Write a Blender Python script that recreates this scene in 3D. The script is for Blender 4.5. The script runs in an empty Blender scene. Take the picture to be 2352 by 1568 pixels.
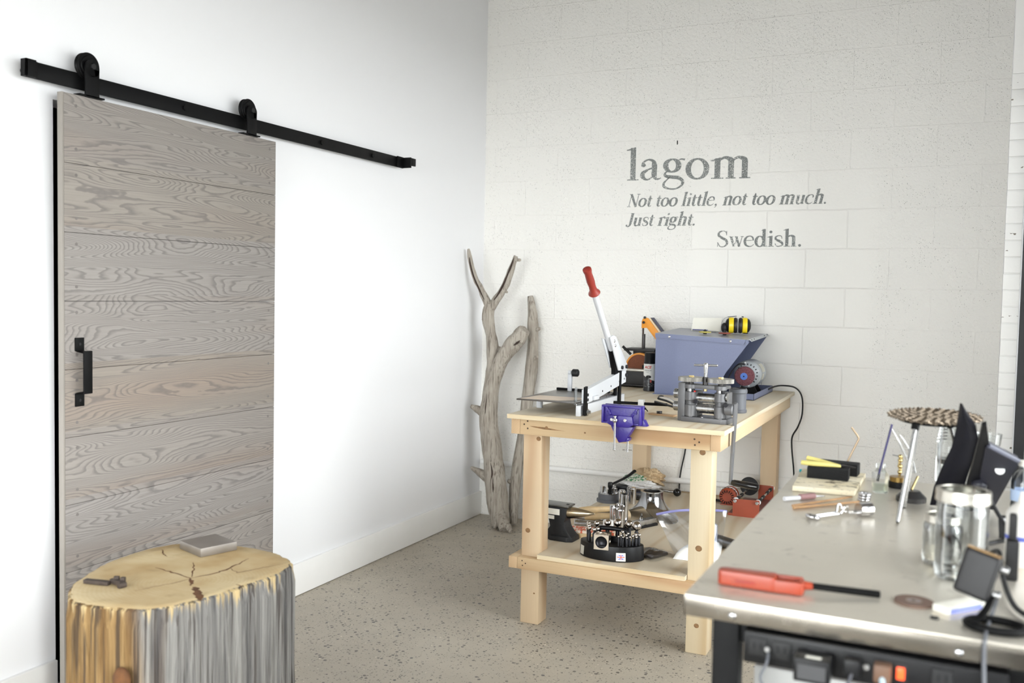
import bpy, bmesh, math, random
from mathutils import Vector, Matrix, Euler
random.seed(7)
SC = bpy.context.scene
COL = SC.collection
PI = math.pi
R = math.radians

# ------------------------------------------------------------------ camera, light, exposure
def _camera():
    f_px, yaw, pitch, roll, cx, cy, cz = 2150.25, -0.43905, -0.05107, 0.01985, 2.61257, -5.13191, 1.36762
    sy, cyw, sp, cp = math.sin(yaw), math.cos(yaw), math.sin(pitch), math.cos(pitch)
    f = Vector((sy * cp, cyw * cp, sp)); r = Vector((cyw, -sy, 0)); u = r.cross(f)
    cr, sr = math.cos(roll), math.sin(roll)
    r2, u2 = cr * r + sr * u, -sr * r + cr * u
    cam = bpy.data.cameras.new('camera'); ob = bpy.data.objects.new('camera', cam); COL.objects.link(ob)
    ob.matrix_world = Matrix(((r2.x, u2.x, -f.x, cx), (r2.y, u2.y, -f.y, cy), (r2.z, u2.z, -f.z, cz), (0, 0, 0, 1)))
    cam.sensor_width = 36.0; cam.lens = f_px / 2352 * 36.0
    cam.clip_start = 0.05
    cam.dof.use_dof = True; cam.dof.focus_distance = 4.0; cam.dof.aperture_fstop = 3.2; cam.dof.aperture_blades = 8
    SC.camera = ob
_camera()
SC.view_settings.view_transform = 'Standard'; SC.view_settings.look = 'None'
SC.view_settings.gamma = 1.0; SC.view_settings.use_curve_mapping = False
SC.view_settings.exposure = 0.72

W = bpy.data.worlds.new('sky'); SC.world = W; W.use_nodes = True
_bg = W.node_tree.nodes['Background']
# bright overcast daylight outside, brighter towards the street behind the camera
def _sky():
    t = W.node_tree; tc = t.nodes.new('ShaderNodeTexCoord'); sx = t.nodes.new('ShaderNodeSeparateXYZ')
    t.links.new(tc.outputs['Generated'], sx.inputs[0])
    mr = t.nodes.new('ShaderNodeMapRange'); t.links.new(sx.outputs[1], mr.inputs[0])
    for i, v in ((1, -1.0), (2, 0.4), (3, SKY_STREET), (4, SKY_SIDE)): mr.inputs[i].default_value = v
    t.links.new(mr.outputs[0], _bg.inputs[1])
SKY_STREET, SKY_SIDE = 9.6, 2.6
_bg.inputs[0].default_value = (0.975, 0.985, 1.0, 1)
_sky()

def daylight(name, loc, rot, sx, sy, power, portal=True, col=(0.95, 0.98, 1.0)):
    l = bpy.data.lights.new(name, 'AREA'); l.shape = 'RECTANGLE'; l.size = sx; l.size_y = sy
    if portal: l.cycles.is_portal = True
    else: l.energy = power; l.color = col
    o = bpy.data.objects.new(name, l); COL.objects.link(o); o.location = loc; o.rotation_euler = rot
    return o
# portals: guide the sky's light in through the two real window openings
daylight('window_daylight', (2.95, -3.6, 1.3), (0, R(90), 0), 2.3, 5.6, 0)
daylight('storefront_daylight', (1.45, -7.1, 1.3), (R(90), 0, 0), 2.6, 2.2, 0)

# ------------------------------------------------------------------ helpers: materials
def lin(c):
    def g(v):
        v /= 255.0
        return v / 12.92 if v <= 0.04045 else ((v + 0.055) / 1.055) ** 2.4
    return (g(c[0]), g(c[1]), g(c[2]), 1.0)

class NT:
    """a small node-tree writer"""
    def __init__(s, name):
        s.m = bpy.data.materials.new(name); s.m.use_nodes = True; s.t = s.m.node_tree
        s.b = s.t.nodes['Principled BSDF']; s.out = s.t.nodes['Material Output']
    def n(s, typ, ins=None, **kw):
        nd = s.t.nodes.new('ShaderNode' + typ)
        for k, v in kw.items(): setattr(nd, k, v)
        for k, v in (ins or {}).items(): s.put(nd.inputs[k], v)
        return nd
    def put(s, sock, v):
        if isinstance(v, bpy.types.NodeSocket): s.t.links.new(v, sock)
        elif isinstance(v, bpy.types.Node): s.t.links.new(v.outputs[0], sock)
        else: sock.default_value = v
    def math(s, op, a, b=0.0, c=0.0, clamp=False):
        nd = s.n('Math', {0: a, 1: b, 2: c}, operation=op, use_clamp=clamp); return nd.outputs[0]
    def co(s, scale=(1, 1, 1), loc=(0, 0, 0), rot=(0, 0, 0), kind='Object'):
        tc = s.n('TexCoord')
        return s.n('Mapping', {'Vector': tc.outputs[kind], 'Scale': scale, 'Location': loc, 'Rotation': rot}).outputs[0]
    def noise(s, vec, scale, detail=2.0, rough=0.5, dist=0.0):
        return s.n('TexNoise', {'Vector': vec, 'Scale': scale, 'Detail': detail, 'Roughness': rough, 'Distortion': dist}).outputs[0]
    def ramp(s, fac, stops, interp='LINEAR'):
        nd = s.n('ValToRGB', {0: fac}); cr = nd.color_ramp; cr.interpolation = interp
        while len(cr.elements) < len(stops): cr.elements.new(0.5)
        for e, (p, c) in zip(cr.elements, stops): e.position = p; e.color = c if len(c) == 4 else (*c, 1)
        return nd.outputs[0]
    def mix(s, fac, a, b, mode='MIX'):
        nd = s.n('Mix', data_type='RGBA', blend_type=mode)
        s.put(nd.inputs[0], fac); s.put(nd.inputs[6], a); s.put(nd.inputs[7], b)
        return nd.outputs[2]
    def set(s, **kw):
        names = dict(col='Base Color', rough='Roughness', metal='Metallic', spec='Specular IOR Level', alpha='Alpha', trans='Transmission Weight', ior='IOR', coat='Coat Weight', sheen='Sheen Weight', em='Emission Color', ems='Emission Strength', sss='Subsurface Weight')
        for k, v in kw.items(): s.put(s.b.inputs[names[k]], v)
        return s
    def bump(s, h, strength=0.3, dist=0.01):
        nd = s.n('Bump', {'Height': h, 'Strength': strength, 'Distance': dist}); s.put(s.b.inputs['Normal'], nd.outputs[0])
        return s

def simple(name, c, rough=0.5, metal=0.0, vary=0.06, scale=12.0, bump=0.0, bscale=80.0, **kw):
    """plain paint, plastic or metal, with slight procedural variation"""
    t = NT(name); v = t.co()
    n = t.noise(v, scale, 4.0)
    L = lin(c); lo = tuple(x * (1 - vary) for x in L[:3]) + (1,); hi = tuple(min(1, x * (1 + vary)) for x in L[:3]) + (1,)
    t.set(col=t.ramp(n, [(0.3, lo), (0.7, hi)]), metal=metal, **kw)
    t.set(rough=t.ramp(n, [(0.3, (max(rough - .05, 0.02),) * 3), (0.7, (min(1, rough + .05),) * 3)]))
    if bump: t.bump(t.noise(v, bscale, 3.0), bump, 0.002)
    return t.m

def grain(t, axis='x', stretch=7.0, freq=22.0, scale=3.2, seed=0.0, detail=1.0):
    """contour bands of a stretched noise field: cathedral grain and knots"""
    sc = {'x': (1, stretch, stretch), 'y': (stretch, 1, stretch), 'z': (stretch, stretch, 1)}[axis]
    v = t.co(scale=sc, loc=(seed, seed * 1.7, seed * .6))
    n = t.noise(v, scale / stretch * 2.2, detail, 0.45)
    w = t.math('SINE', t.math('MULTIPLY', n, freq * 6.283))
    fine = t.noise(t.co(scale={'x': (3, 140, 140), 'y': (140, 3, 140), 'z': (140, 140, 3)}[axis]), 2.0, 3.0)
    return t.math('ADD', t.math('MULTIPLY', w, 0.5), 0.5), fine, n

def pine(name, axis, light=(230, 212, 180), dark=(206, 174, 132), seed=0.0, freq=9.0, scale=2.6, tint=0.5):
    t = NT(name); g, fine, n = grain(t, axis, 9.0, freq, scale, seed)
    g2 = t.math('POWER', g, 3.0)
    c = t.mix(t.math('MULTIPLY', g2, 0.75), lin(light), lin(dark))
    blot = t.noise(t.co(loc=(seed, 2, 1)), 3.0, 2.0)
    c = t.mix(t.math('MULTIPLY', t.ramp(blot, [(0.4, (0, 0, 0)), (0.7, (1, 1, 1))]), tint * .5), c, lin((226, 190, 150)))
    c = t.mix(t.math('MULTIPLY', fine, 0.25), c, lin(dark))
    t.set(col=c, rough=0.6, spec=0.3)
    t.bump(t.math('ADD', t.math('MULTIPLY', g2, .5), fine), 0.15, 0.001)
    return t.m

# ------------------------------------------------------------------ helpers: meshes
class MB:
    """collects shapes into one mesh; m = material slot"""
    def __init__(s): s.bm = bmesh.new()
    def _take(s, b, mat=0, M=None):
        if M is not None: bmesh.ops.transform(b, matrix=M, verts=b.verts)
        for f in b.faces: f.material_index = mat
        me = bpy.data.meshes.new('t'); b.to_mesh(me); b.free(); s.bm.from_mesh(me); bpy.data.meshes.remove(me)
        return s
    def box(s, lo, hi, mat=0, bev=0.0, M=None, seg=2):
        b = bmesh.new(); bmesh.ops.create_cube(b, size=1.0)
        c = [(lo[i] + hi[i]) / 2 for i in range(3)]; d = [hi[i] - lo[i] for i in range(3)]
        for v in b.verts: v.co = Vector([c[i] + v.co[i] * d[i] for i in range(3)])
        if bev: bmesh.ops.bevel(b, geom=b.edges[:], offset=bev, segments=seg, affect='EDGES', profile=0.6)
        return s._take(b, mat, M)
    def cbox(s, c, size, mat=0, bev=0.0, rot=(0, 0, 0), seg=2):
        M = Matrix.Translation(c) @ Euler(rot).to_matrix().to_4x4()
        h = [x / 2 for x in size]
        return s.box([-x for x in h], h, mat, bev, M, seg)
    def prism(s, poly, z0, z1, mat=0, M=None, bev=0.0, taper=1.0):
        b = bmesh.new(); n = len(poly)
        lo = [b.verts.new((x, y, z0)) for x, y in poly]; cx = sum(p[0] for p in poly) / n; cy = sum(p[1] for p in poly) / n
        hi = [b.verts.new((cx + (x - cx) * taper, cy + (y - cy) * taper, z1)) for x, y in poly]
        b.faces.new(lo[::-1]); b.faces.new(hi)
        for i in range(n): b.faces.new((lo[i], lo[(i + 1) % n], hi[(i + 1) % n], hi[i]))
        bmesh.ops.recalc_face_normals(b, faces=b.faces)
        if bev: bmesh.ops.bevel(b, geom=b.edges[:], offset=bev, segments=2, affect='EDGES', profile=0.6)
        return s._take(b, mat, M)
    def lathe(s, prof, seg=32, mat=0, M=None, cap=(True, True), sx=1.0, sy=1.0, closed=False):
        """prof: list of (radius, z); spun about z"""
        b = bmesh.new(); rings = []
        for r, z in prof:
            if r < 1e-6: rings.append([b.verts.new((0, 0, z))])
            else: rings.append([b.verts.new((r * sx * math.cos(2 * PI * k / seg), r * sy * math.sin(2 * PI * k / seg), z)) for k in range(seg)])
        pairs = list(zip(rings, rings[1:]))
        if closed: pairs.append((rings[-1], rings[0]))
        for a, c in pairs:
            for k in range(seg):
                k2 = (k + 1) % seg
                if len(a) == 1 and len(c) == 1: continue
                if len(a) == 1: b.faces.new((a[0], c[k], c[k2]))
                elif len(c) == 1: b.faces.new((a[k2], a[k], c[0]))
                else: b.faces.new((a[k], a[k2], c[k2], c[k]))
        if not closed:
            if cap[0] and len(rings[0]) > 1: b.faces.new(rings[0][::-1])
            if cap[1] and len(rings[-1]) > 1: b.faces.new(rings[-1])
        bmesh.ops.recalc_face_normals(b, faces=b.faces)
        return s._take(b, mat, M)
    @staticmethod
    def frame(p, q):
        d = (Vector(q) - Vector(p)); L = d.length
        return Matrix.Translation(p) @ d.to_track_quat('Z', 'Y').to_matrix().to_4x4(), L
    def cyl(s, p, q, r, r2=None, seg=20, mat=0, bev=0.0):
        M, L = s.frame(p, q); r2 = r if r2 is None else r2
        pr = [(r, 0), (r2, L)] if not bev else [(r - bev, 0), (r, bev), (r2, L - bev), (r2 - bev, L)]
        return s.lathe(pr, seg, mat, M)
    def ring(s, p, q, r_out, r_in, seg=28, mat=0):
        M, L = s.frame(p, q)
        return s.lathe([(r_in, 0), (r_out, 0), (r_out, L), (r_in, L)], seg, mat, M, closed=True)
    def sphere(s, c, r, mat=0, scale=(1, 1, 1), seg=20, rot=(0, 0, 0)):
        b = bmesh.new(); bmesh.ops.create_uvsphere(b, u_segments=seg, v_segments=max(8, seg // 2 + 2), radius=r)
        M = Matrix.Translation(c) @ Euler(rot).to_matrix().to_4x4() @ Matrix.Diagonal((*scale, 1))
        return s._take(b, mat, M)
    def torus(s, c, RR, r, axis=(0, 0, 1), mat=0, seg=32, sseg=10, scale=(1, 1, 1)):
        q = Vector(axis).to_track_quat('Z', 'Y').to_matrix().to_4x4()
        M = Matrix.Translation(c) @ q @ Matrix.Diagonal((*scale, 1))
        return s.lathe([(RR + r * math.cos(2 * PI * k / sseg), r * math.sin(2 * PI * k / sseg)) for k in range(sseg)], seg, mat, M, closed=True)
    def tube(s, pts, r, seg=10, mat=0, smooth=True, sub=6, flat=None, caps=True, closed=False):
        """swept tube; r is a number or one radius per point; flat=(sx, sy) squashes the section"""
        P = [Vector(p) for p in pts]; rr = list(r) if isinstance(r, (list, tuple)) else [r] * len(P)
        if smooth and len(P) > 2:
            Q, S = [], []
            for i in range(len(P) - 1):
                p0, p1, p2, p3 = P[max(i - 1, 0)], P[i], P[i + 1], P[min(i + 2, len(P) - 1)]
                for k in range(sub):
                    t = k / sub
                    Q.append(0.5 * ((2 * p1) + (p2 - p0) * t + (2 * p0 - 5 * p1 + 4 * p2 - p3) * t * t + (-p0 + 3 * p1 - 3 * p2 + p3) * t ** 3))
                    S.append(rr[i] + (rr[i + 1] - rr[i]) * t)
            Q.append(P[-1]); S.append(rr[-1]); P, rr = Q, S
        b = bmesh.new(); rings = []; up = None
        for i, p in enumerate(P):
            d = (P[min(i + 1, len(P) - 1)] - P[max(i - 1, 0)]).normalized()
            if up is None:
                up = Vector((0, 0, 1)) if abs(d.z) < 0.9 else Vector((0, 1, 0))
            up = (up - d * up.dot(d)).normalized(); sd = d.cross(up)
            fx, fy = flat or (1, 1)
            rings.append([b.verts.new(p + rr[i] * (fx * math.cos(2 * PI * k / seg) * sd + fy * math.sin(2 * PI * k / seg) * up)) for k in range(seg)])
        for a, c in zip(rings, rings[1:]):
            for k in range(seg): b.faces.new((a[k], a[(k + 1) % seg], c[(k + 1) % seg], c[k]))
        if caps: b.faces.new(rings[0][::-1]); b.faces.new(rings[-1])
        bmesh.ops.recalc_face_normals(b, faces=b.faces)
        return s._take(b, mat)
    def poly(s, pts, mat=0, th=0.0):
        b = bmesh.new(); vs = [b.verts.new(p) for p in pts]; f = b.faces.new(vs)
        if th:
            r = bmesh.ops.extrude_face_region(b, geom=[f]); f.normal_update()
            bmesh.ops.translate(b, vec=f.normal * th, verts=[v for v in r['geom'] if isinstance(v, bmesh.types.BMVert)])
            bmesh.ops.recalc_face_normals(b, faces=b.faces)
        return s._take(b, mat)
    def grid(s, f, nu, nv, mat=0, th=0.0):
        """surface f(u, v) -> point, optionally thickened"""
        b = bmesh.new(); G = [[b.verts.new(f(i / nu, j / nv)) for j in range(nv + 1)] for i in range(nu + 1)]
        fs = [b.faces.new((G[i][j], G[i + 1][j], G[i + 1][j + 1], G[i][j + 1])) for i in range(nu) for j in range(nv)]
        if th: bmesh.ops.solidify(b, geom=fs, thickness=th)
        return s._take(b, mat)
    def xf(s, M): bmesh.ops.transform(s.bm, matrix=M, verts=s.bm.verts); return s
    def build(s, name, mats, parent=None, ang=38, loc=None):
        me = bpy.data.meshes.new(name); s.bm.normal_update(); s.bm.to_mesh(me); s.bm.free()
        for m in (mats if isinstance(mats, (list, tuple)) else [mats]): me.materials.append(m)
        me.polygons.foreach_set('use_smooth', [True] * len(me.polygons)); me.set_sharp_from_angle(angle=R(ang))
        o = bpy.data.objects.new(name, me); COL.objects.link(o)
        if parent: o.parent = parent
        if loc: o.location = loc
        return o

def tag(o, label, cat, group=None, kind=None):
    if kind: o['kind'] = kind
    o['label'] = label; o['category'] = cat
    if group: o['group'] = group
    return o
def thing(name, label, cat, loc=(0, 0, 0), rz=0.0, group=None):
    o = bpy.data.objects.new(name, None); COL.objects.link(o); o.empty_display_size = 0.05
    o.location = loc; o.rotation_euler = (0, 0, rz)
    return tag(o, label, cat, group)
def struct(o): o['kind'] = 'structure'; return o
def copy_thing(root, loc, label, rz=None, group=None):
    r = root.copy(); COL.objects.link(r); r.location = loc
    if rz is not None: r.rotation_euler = (0, 0, rz)
    r['label'] = label
    if group: r['group'] = group
    for ch in list(root.children):
        c = ch.copy(); COL.objects.link(c); c.parent = r
        for g in ch.children:
            d = g.copy(); COL.objects.link(d); d.parent = c
    return r
def RX(a): return Matrix.Rotation(a, 4, 'X')
def RY(a): return Matrix.Rotation(a, 4, 'Y')
def RZ(a): return Matrix.Rotation(a, 4, 'Z')
def TR(*p): return Matrix.Translation(p)
def text_poly(body, size, M, mb, mat=0, shear=0.0, bold=0.0):
    """flat lettering from Blender's built-in face, added to mb through matrix M (text lies in local xy)"""
    cu = bpy.data.curves.new('txt', 'FONT'); cu.body = body; cu.size = size; cu.shear = shear; cu.offset = bold; cu.align_x = 'CENTER'
    o = bpy.data.objects.new('txt', cu); COL.objects.link(o)
    dg = bpy.context.evaluated_depsgraph_get(); me = bpy.data.meshes.new_from_object(o.evaluated_get(dg))
    b = bmesh.new(); b.from_mesh(me); bpy.data.meshes.remove(me)
    bpy.data.objects.remove(o); bpy.data.curves.remove(cu)
    if callable(M):
        bmesh.ops.subdivide_edges(b, edges=b.edges[:], cuts=1)
        for v in b.verts: v.co = M(v.co)
        M = None
    mb._take(b, mat, M)
# ------------------------------------------------------------------ materials of the setting
def m_drywall():
    t = NT('white_drywall_paint'); n = t.noise(t.co(), 260.0, 3.0)
    t.set(col=lin((240, 240, 242)), rough=0.75, spec=0.25).bump(n, 0.04, 0.001)
    return t.m
def m_block():
    t = NT('white_painted_block'); v = t.co()
    s = t.n('SeparateXYZ', {0: v})
    vec = t.n('CombineXYZ', {0: t.math('SUBTRACT', s.outputs[0], 1.4941 - 0.4064 * 12), 1: t.math('SUBTRACT', s.outputs[2], 0.0068), 2: 0.0}).outputs[0]
    # uneven hand-laid joints
    wob = t.n('TexNoise', {'Vector': v, 'Scale': 9.0, 'Detail': 1.0})
    vec = t.n('VectorMath', {0: vec, 1: t.n('VectorMath', {0: t.n('VectorMath', {0: wob.outputs[1], 1: (.5, .5, .5)}, operation='SUBTRACT').outputs[0], 'Scale': 0.008}, operation='SCALE').outputs[0]}, operation='ADD').outputs[0]
    br = t.n('TexBrick', {'Vector': vec, 'Color1': (1, 1, 1, 1), 'Color2': (1, 1, 1, 1), 'Mortar': (0, 0, 0, 1), 'Scale': 1.0, 'Mortar Size': 0.0048, 'Mortar Smooth': 1.0, 'Bias': 0.0, 'Brick Width': 0.4064, 'Row Height': 0.2032}, offset=0.5, offset_frequency=2)
    joint = br.outputs[0]
    # the middle strip was re-rendered smoother: fewer pits, crisper joints
    mid = t.math('MULTIPLY', t.math('SMOOTH_MIN', t.math('MULTIPLY', t.math('SUBTRACT', s.outputs[0], 1.27), 18.0, clamp=True), t.math('MULTIPLY', t.math('SUBTRACT', 2.26, s.outputs[0]), 18.0, clamp=True), 0.05),
                 t.math('MULTIPLY', t.math('SUBTRACT', 2.25, s.outputs[2]), 2.2, clamp=True))
    rough1 = t.noise(v, 62.0, 4.0, 0.6); rough2 = t.noise(v, 150.0, 2.0)
    vo = t.n('TexVoronoi', {'Vector': t.n('VectorMath', {0: v, 1: t.n('VectorMath', {0: t.n('TexNoise', {'Vector': v, 'Scale': 40.0, 'Detail': 2.0}).outputs[1], 'Scale': 0.02}, operation='SCALE').outputs[0]}, operation='ADD').outputs[0], 'Scale': 165.0, 'Randomness': 1.0})
    rnd = t.n('SeparateColor', {0: vo.outputs['Color']}).outputs[0]
    clump = t.noise(v, 5.0, 3.0, 0.6)
    need = t.math('SUBTRACT', 1.0, t.math('MULTIPLY', t.math('SUBTRACT', clump, 0.34, clamp=True), t.math('SUBTRACT', 1.9, t.math('MULTIPLY', mid, 1.8))))
    need = t.math('ADD', need, t.math('MULTIPLY', t.math('MULTIPLY', t.math('MULTIPLY', t.math('SUBTRACT', s.outputs[2], .65), 4.0, clamp=True), t.math('MULTIPLY', t.math('SUBTRACT', 2.25, s.outputs[2]), 4.0, clamp=True)), .13))
    size = t.math('MULTIPLY', t.math('SUBTRACT', rnd, need, clamp=True), 2.2)
    pit = t.math('LESS_THAN', vo.outputs['Distance'], t.math('MINIMUM', size, 0.24))
    base = lin((247, 245, 240))
    c = t.mix(t.math('MULTIPLY', pit, 0.55), base, lin((92, 88, 84)))
    t.set(col=c, rough=0.62, spec=0.3)
    h = t.math('MULTIPLY', rough1, t.math('SUBTRACT', 0.5, t.math('MULTIPLY', mid, 0.36)))
    h = t.math('ADD', h, t.math('MULTIPLY', rough2, t.math('SUBTRACT', 0.16, t.math('MULTIPLY', mid, 0.12))))
    h = t.math('SUBTRACT', h, t.math('MULTIPLY', joint, t.math('ADD', 0.12, t.math('MULTIPLY', mid, 0.07))))
    h = t.math('SUBTRACT', h, t.math('MULTIPLY', pit, 0.8))
    t.bump(h, 1.0, 0.012)
    return t.m
def m_brick():
    t = NT('white_painted_brick'); v = t.co()
    s = t.n('SeparateXYZ', {0: v})
    f = t.math('FRACT', t.math('DIVIDE', t.math('ADD', s.outputs[2], t.math('MULTIPLY', t.noise(v, 12.0), 0.012)), 0.0677))
    j = t.math('LESS_THAN', t.math('ABSOLUTE', t.math('SUBTRACT', f, 0.5)), 0.055)
    low = t.math('LESS_THAN', s.outputs[2], 2.33)
    j = t.math('MULTIPLY', j, low)
    gap = t.math('MULTIPLY', j, t.math('GREATER_THAN', t.noise(v, 30.0, 2.0), 0.64))
    c = t.mix(gap, lin((238, 237, 234)), lin((120, 112, 100)))
    t.set(col=c, rough=0.6).bump(t.noise(v, 40.0), 0.3, 0.004)
    return t.m
def m_floor():
    t = NT('polished_concrete'); v = t.co()
    big = t.noise(v, 1.3, 4.0, 0.55); mid = t.noise(v, 9.0, 4.0, 0.6); fine = t.noise(v, 160.0, 2.0)
    c = t.ramp(big, [(0.3, lin((160, 150, 134))), (0.5, lin((174, 164, 148))), (0.7, lin((186, 177, 161)))])
    c = t.mix(t.math('MULTIPLY', t.ramp(mid, [(.45, (0, 0, 0)), (.75, (1, 1, 1))]), .35), c, lin((164, 160, 152)))
    c = t.mix(t.math('MULTIPLY', fine, 0.45), c, lin((188, 181, 168)))
    clump = t.noise(v, 2.2, 2.0, 0.6)
    for sc, thr, mx, col, k in ((62.0, .66, .42, (88, 84, 82), .85), (110.0, .56, .44, (112, 106, 100), .8), (80.0, .86, .3, (224, 214, 196), .75), (36.0, .90, .32, (76, 76, 82), .85), (190.0, .6, .42, (124, 114, 102), .6)):
        vo = t.n('TexVoronoi', {'Vector': v, 'Scale': sc, 'Randomness': 1.0}); rd = t.n('SeparateColor', {0: vo.outputs['Color']})
        on = t.math('MULTIPLY', t.math('GREATER_THAN', t.math('ADD', rd.outputs[0], t.math('MULTIPLY', t.math('SUBTRACT', clump, .5), .35)), thr), t.math('LESS_THAN', t.math('ADD', vo.outputs['Distance'], t.math('MULTIPLY', fine, .12)), t.math('MULTIPLY', rd.outputs[1], mx * 1.2)))
        c = t.mix(t.math('MULTIPLY', on, k), c, lin(col))
    t.set(col=c, rough=t.ramp(mid, [(.3, (.38,) * 3), (.7, (.55,) * 3)]), spec=0.35).bump(fine, 0.05, 0.001)
    return t.m
M_WALL = m_drywall(); M_BLOCK = m_block(); M_BRICK = m_brick(); M_FLOOR = m_floor()
M_TRIM = simple('white_trim_paint', (246, 245, 243), 0.35, vary=.01)
M_CEIL = simple('grey_ceiling_paint', (168, 165, 158), 0.8, vary=.02)
M_DARK = simple('unlit_black_void', (10, 10, 11), 0.9)
M_FRAMEW = simple('white_window_frame', (236, 238, 242), 0.35, vary=.02)
M_BLACKM = simple('black_powder_coat', (9, 9, 10), 0.5, vary=.15, bump=.1, bscale=300, spec=.16)
M_BLACKP = simple('black_plastic', (15, 15, 17), 0.4, vary=.15, spec=.3)
M_RUBBER = simple('black_rubber', (18, 18, 20), 0.6, vary=.2)
def m_glass(name, tint=(1, 1, 1), rough=0.02, ior=1.45, refl=1.0):
    """thin clear glass: mostly see-through, mirror-like at grazing angles"""
    t = NT(name); t.t.nodes.remove(t.b)
    fr = t.n('Fresnel', {'IOR': ior})
    g = t.n('BsdfGlossy', {'Color': (1, 1, 1, 1), 'Roughness': rough}); tr = t.n('BsdfTransparent', {'Color': (*tint, 1)})
    fac = t.math('MULTIPLY', fr.outputs[0], refl)
    mx = t.n('MixShader', {0: fac, 1: tr.outputs[0], 2: g.outputs[0]}); t.t.links.new(mx.outputs[0], t.out.inputs[0])
    return t.m
M_GLASS = m_glass('thin_clear_glass', (0.93, 0.95, 0.95))
M_PANE = m_glass('window_glass', (0.97, 0.985, 0.98))

# ------------------------------------------------------------------ the setting
H = 3.7; YF = -7.0; XR = 2.797; XW = 2.85; YJ = -0.77
o = MB().box((-1.3, YF - .3, -0.1), (3.2, 0.2, 0.0)).build('floor', M_FLOOR); struct(o)
o = MB().box((-.15, YF - .2, H), (3.1, 0.15, H + .1)).build('ceiling', M_CEIL); struct(o)
wback = MB().box((-0.12, 0.0, 0.0), (3.1, 0.15, H)).build('wall_back', M_BLOCK); struct(wback)
MB().box((1.190, -.0006, 2.212), (1.196, .002, 2.234)).build('slot', M_DARK, wback)
DY0, DY1, DZ = -3.036, -2.16, 1.955          # doorway hidden behind the sliding door
w = MB()
w.box((-0.12, YF, 0), (0, DY0, H)).box((-0.12, DY1, 0), (0, 0.0, H)).box((-0.12, DY0, DZ), (0, DY1, H))
struct(w.build('wall_left', M_WALL))
w = MB()                                      # the unlit space beyond the doorway
w.box((-1.25, DY0 - .1, 0), (-1.2, DY1 + .1, 2.3)).box((-1.2, DY0 - .12, 0), (-.12, DY0 - .07, 2.3)).box((-1.2, DY1 + .07, 0), (-.12, DY1 + .12, 2.3)).box((-1.25, DY0 - .12, 2.3), (-.12, DY1 + .12, 2.35))
w.box((-1.2, DY0 - .07, .001), (-.12, DY1 + .07, .004))
struct(w.build('wall_closet', M_DARK))
w = MB()
w.box((2.98, YJ + .09, 0), (3.08, 0.0, H)).box((XR, YJ, 0), (3.08, YJ + .09, H)).box((XW + .08, YF, 2.25), (XW + .2, YJ, H)).box((XW, YF, 2.25), (XW + .08, YJ, H)).box((XW, YF, 0), (XW + .2, YJ, .22)).box((XW, YF, .22), (XW + .2, -6.3, 2.25))
struct(w.build('wall_right', M_WALL))
w = MB().box((XR - .001, YJ - .006, 0), (XW + .12, YJ - .0005, 2.3)).box((XR - .0015, YJ - .013, 2.3), (XW + .12, YJ - .0005, H), bev=.003)
for k in range(34):
    dx, dy = random.uniform(0, .0015), random.uniform(0, .002)
    w.box((XR - .0015 - dx, YJ - .0125 - dy, k * .0677 + .003), (XW + .12, YJ - .003, (k + 1) * .0677 - .002), bev=.0025)
struct(w.build('trim_1', M_BRICK))
w = MB()
w.box((-.12, YF - .15, 0), (.2, YF, H)).box((2.7, YF - .15, 0), (3.1, YF, H)).box((.2, YF - .15, 2.3), (2.7, YF, H)).box((.2, YF - .15, 0), (2.7, YF, .3))
struct(w.build('wall_front', M_WALL))
# windows: the one beside the camera and the storefront behind it
def window(name, axis, a0, a1, z0, z1, pos, mull):
    f = MB()
    def bar(u0, u1, v0, v1, d=.05):
        if axis == 'y': f.box((pos - d / 2, u0, v0), (pos + d / 2, u1, v1), bev=.003)
        else: f.box((u0, pos - d / 2, v0), (u1, pos + d / 2, v1), bev=.003)
    bar(a0, a1, z0, z0 + .05); bar(a0, a1, z1 - .05, z1); bar(a0, a0 + .05, z0, z1); bar(a1 - .05, a1, z0, z1)
    for m in mull: bar(m - .025, m + .025, z0, z1)
    o = struct(f.build(name, M_FRAMEW))
    g = MB()
    if axis == 'y': g.box((pos - .003, a0 + .03, z0 + .03), (pos + .003, a1 - .03, z1 - .03))
    else: g.box((a0 + .03, pos - .003, z0 + .03), (a1 - .03, pos + .003, z1 - .03))
    g.build('pane', M_PANE, o)
    return o
wn = window('window_1', 'y', -6.3, YJ - .012, .22, 2.25, XW + .03, [-2.6, -4.5])
MB().box((XW + .008, YJ - .073, .27), (XW + .052, YJ - .0625, 2.2)).build('gasket', M_RUBBER, wn)
window('window_2', 'x', .2, 2.7, .3, 2.3, YF - .08, [1.45])
o = MB().box((-6, -16, -.30), (14, 6, -.2)).build('pavement', simple('grey_pavement', (150, 148, 144), .8)); o['kind'] = 'structure'
# baseboards
def basebd(name, y0, y1):
    w = MB().box((0.0, y0, 0.002), (.016, y1, .145), bev=.003)
    struct(w.build(name, M_TRIM))
basebd('baseboard_left', -2.02, -0.001); basebd('baseboard_near', YF, DY0 - .004)
# white painted conduit along the block wall
pp = MB().tube([(.02, -.022, .331), (.8, -.022, .335), (1.5, -.022, .343), (2.25, -.022, .345), (2.79, -.022, .347)], .016, 12)
tag(pp.build('conduit_pipe', M_TRIM), 'white painted pipe running low along the block wall behind the wooden bench', 'pipe')
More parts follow.
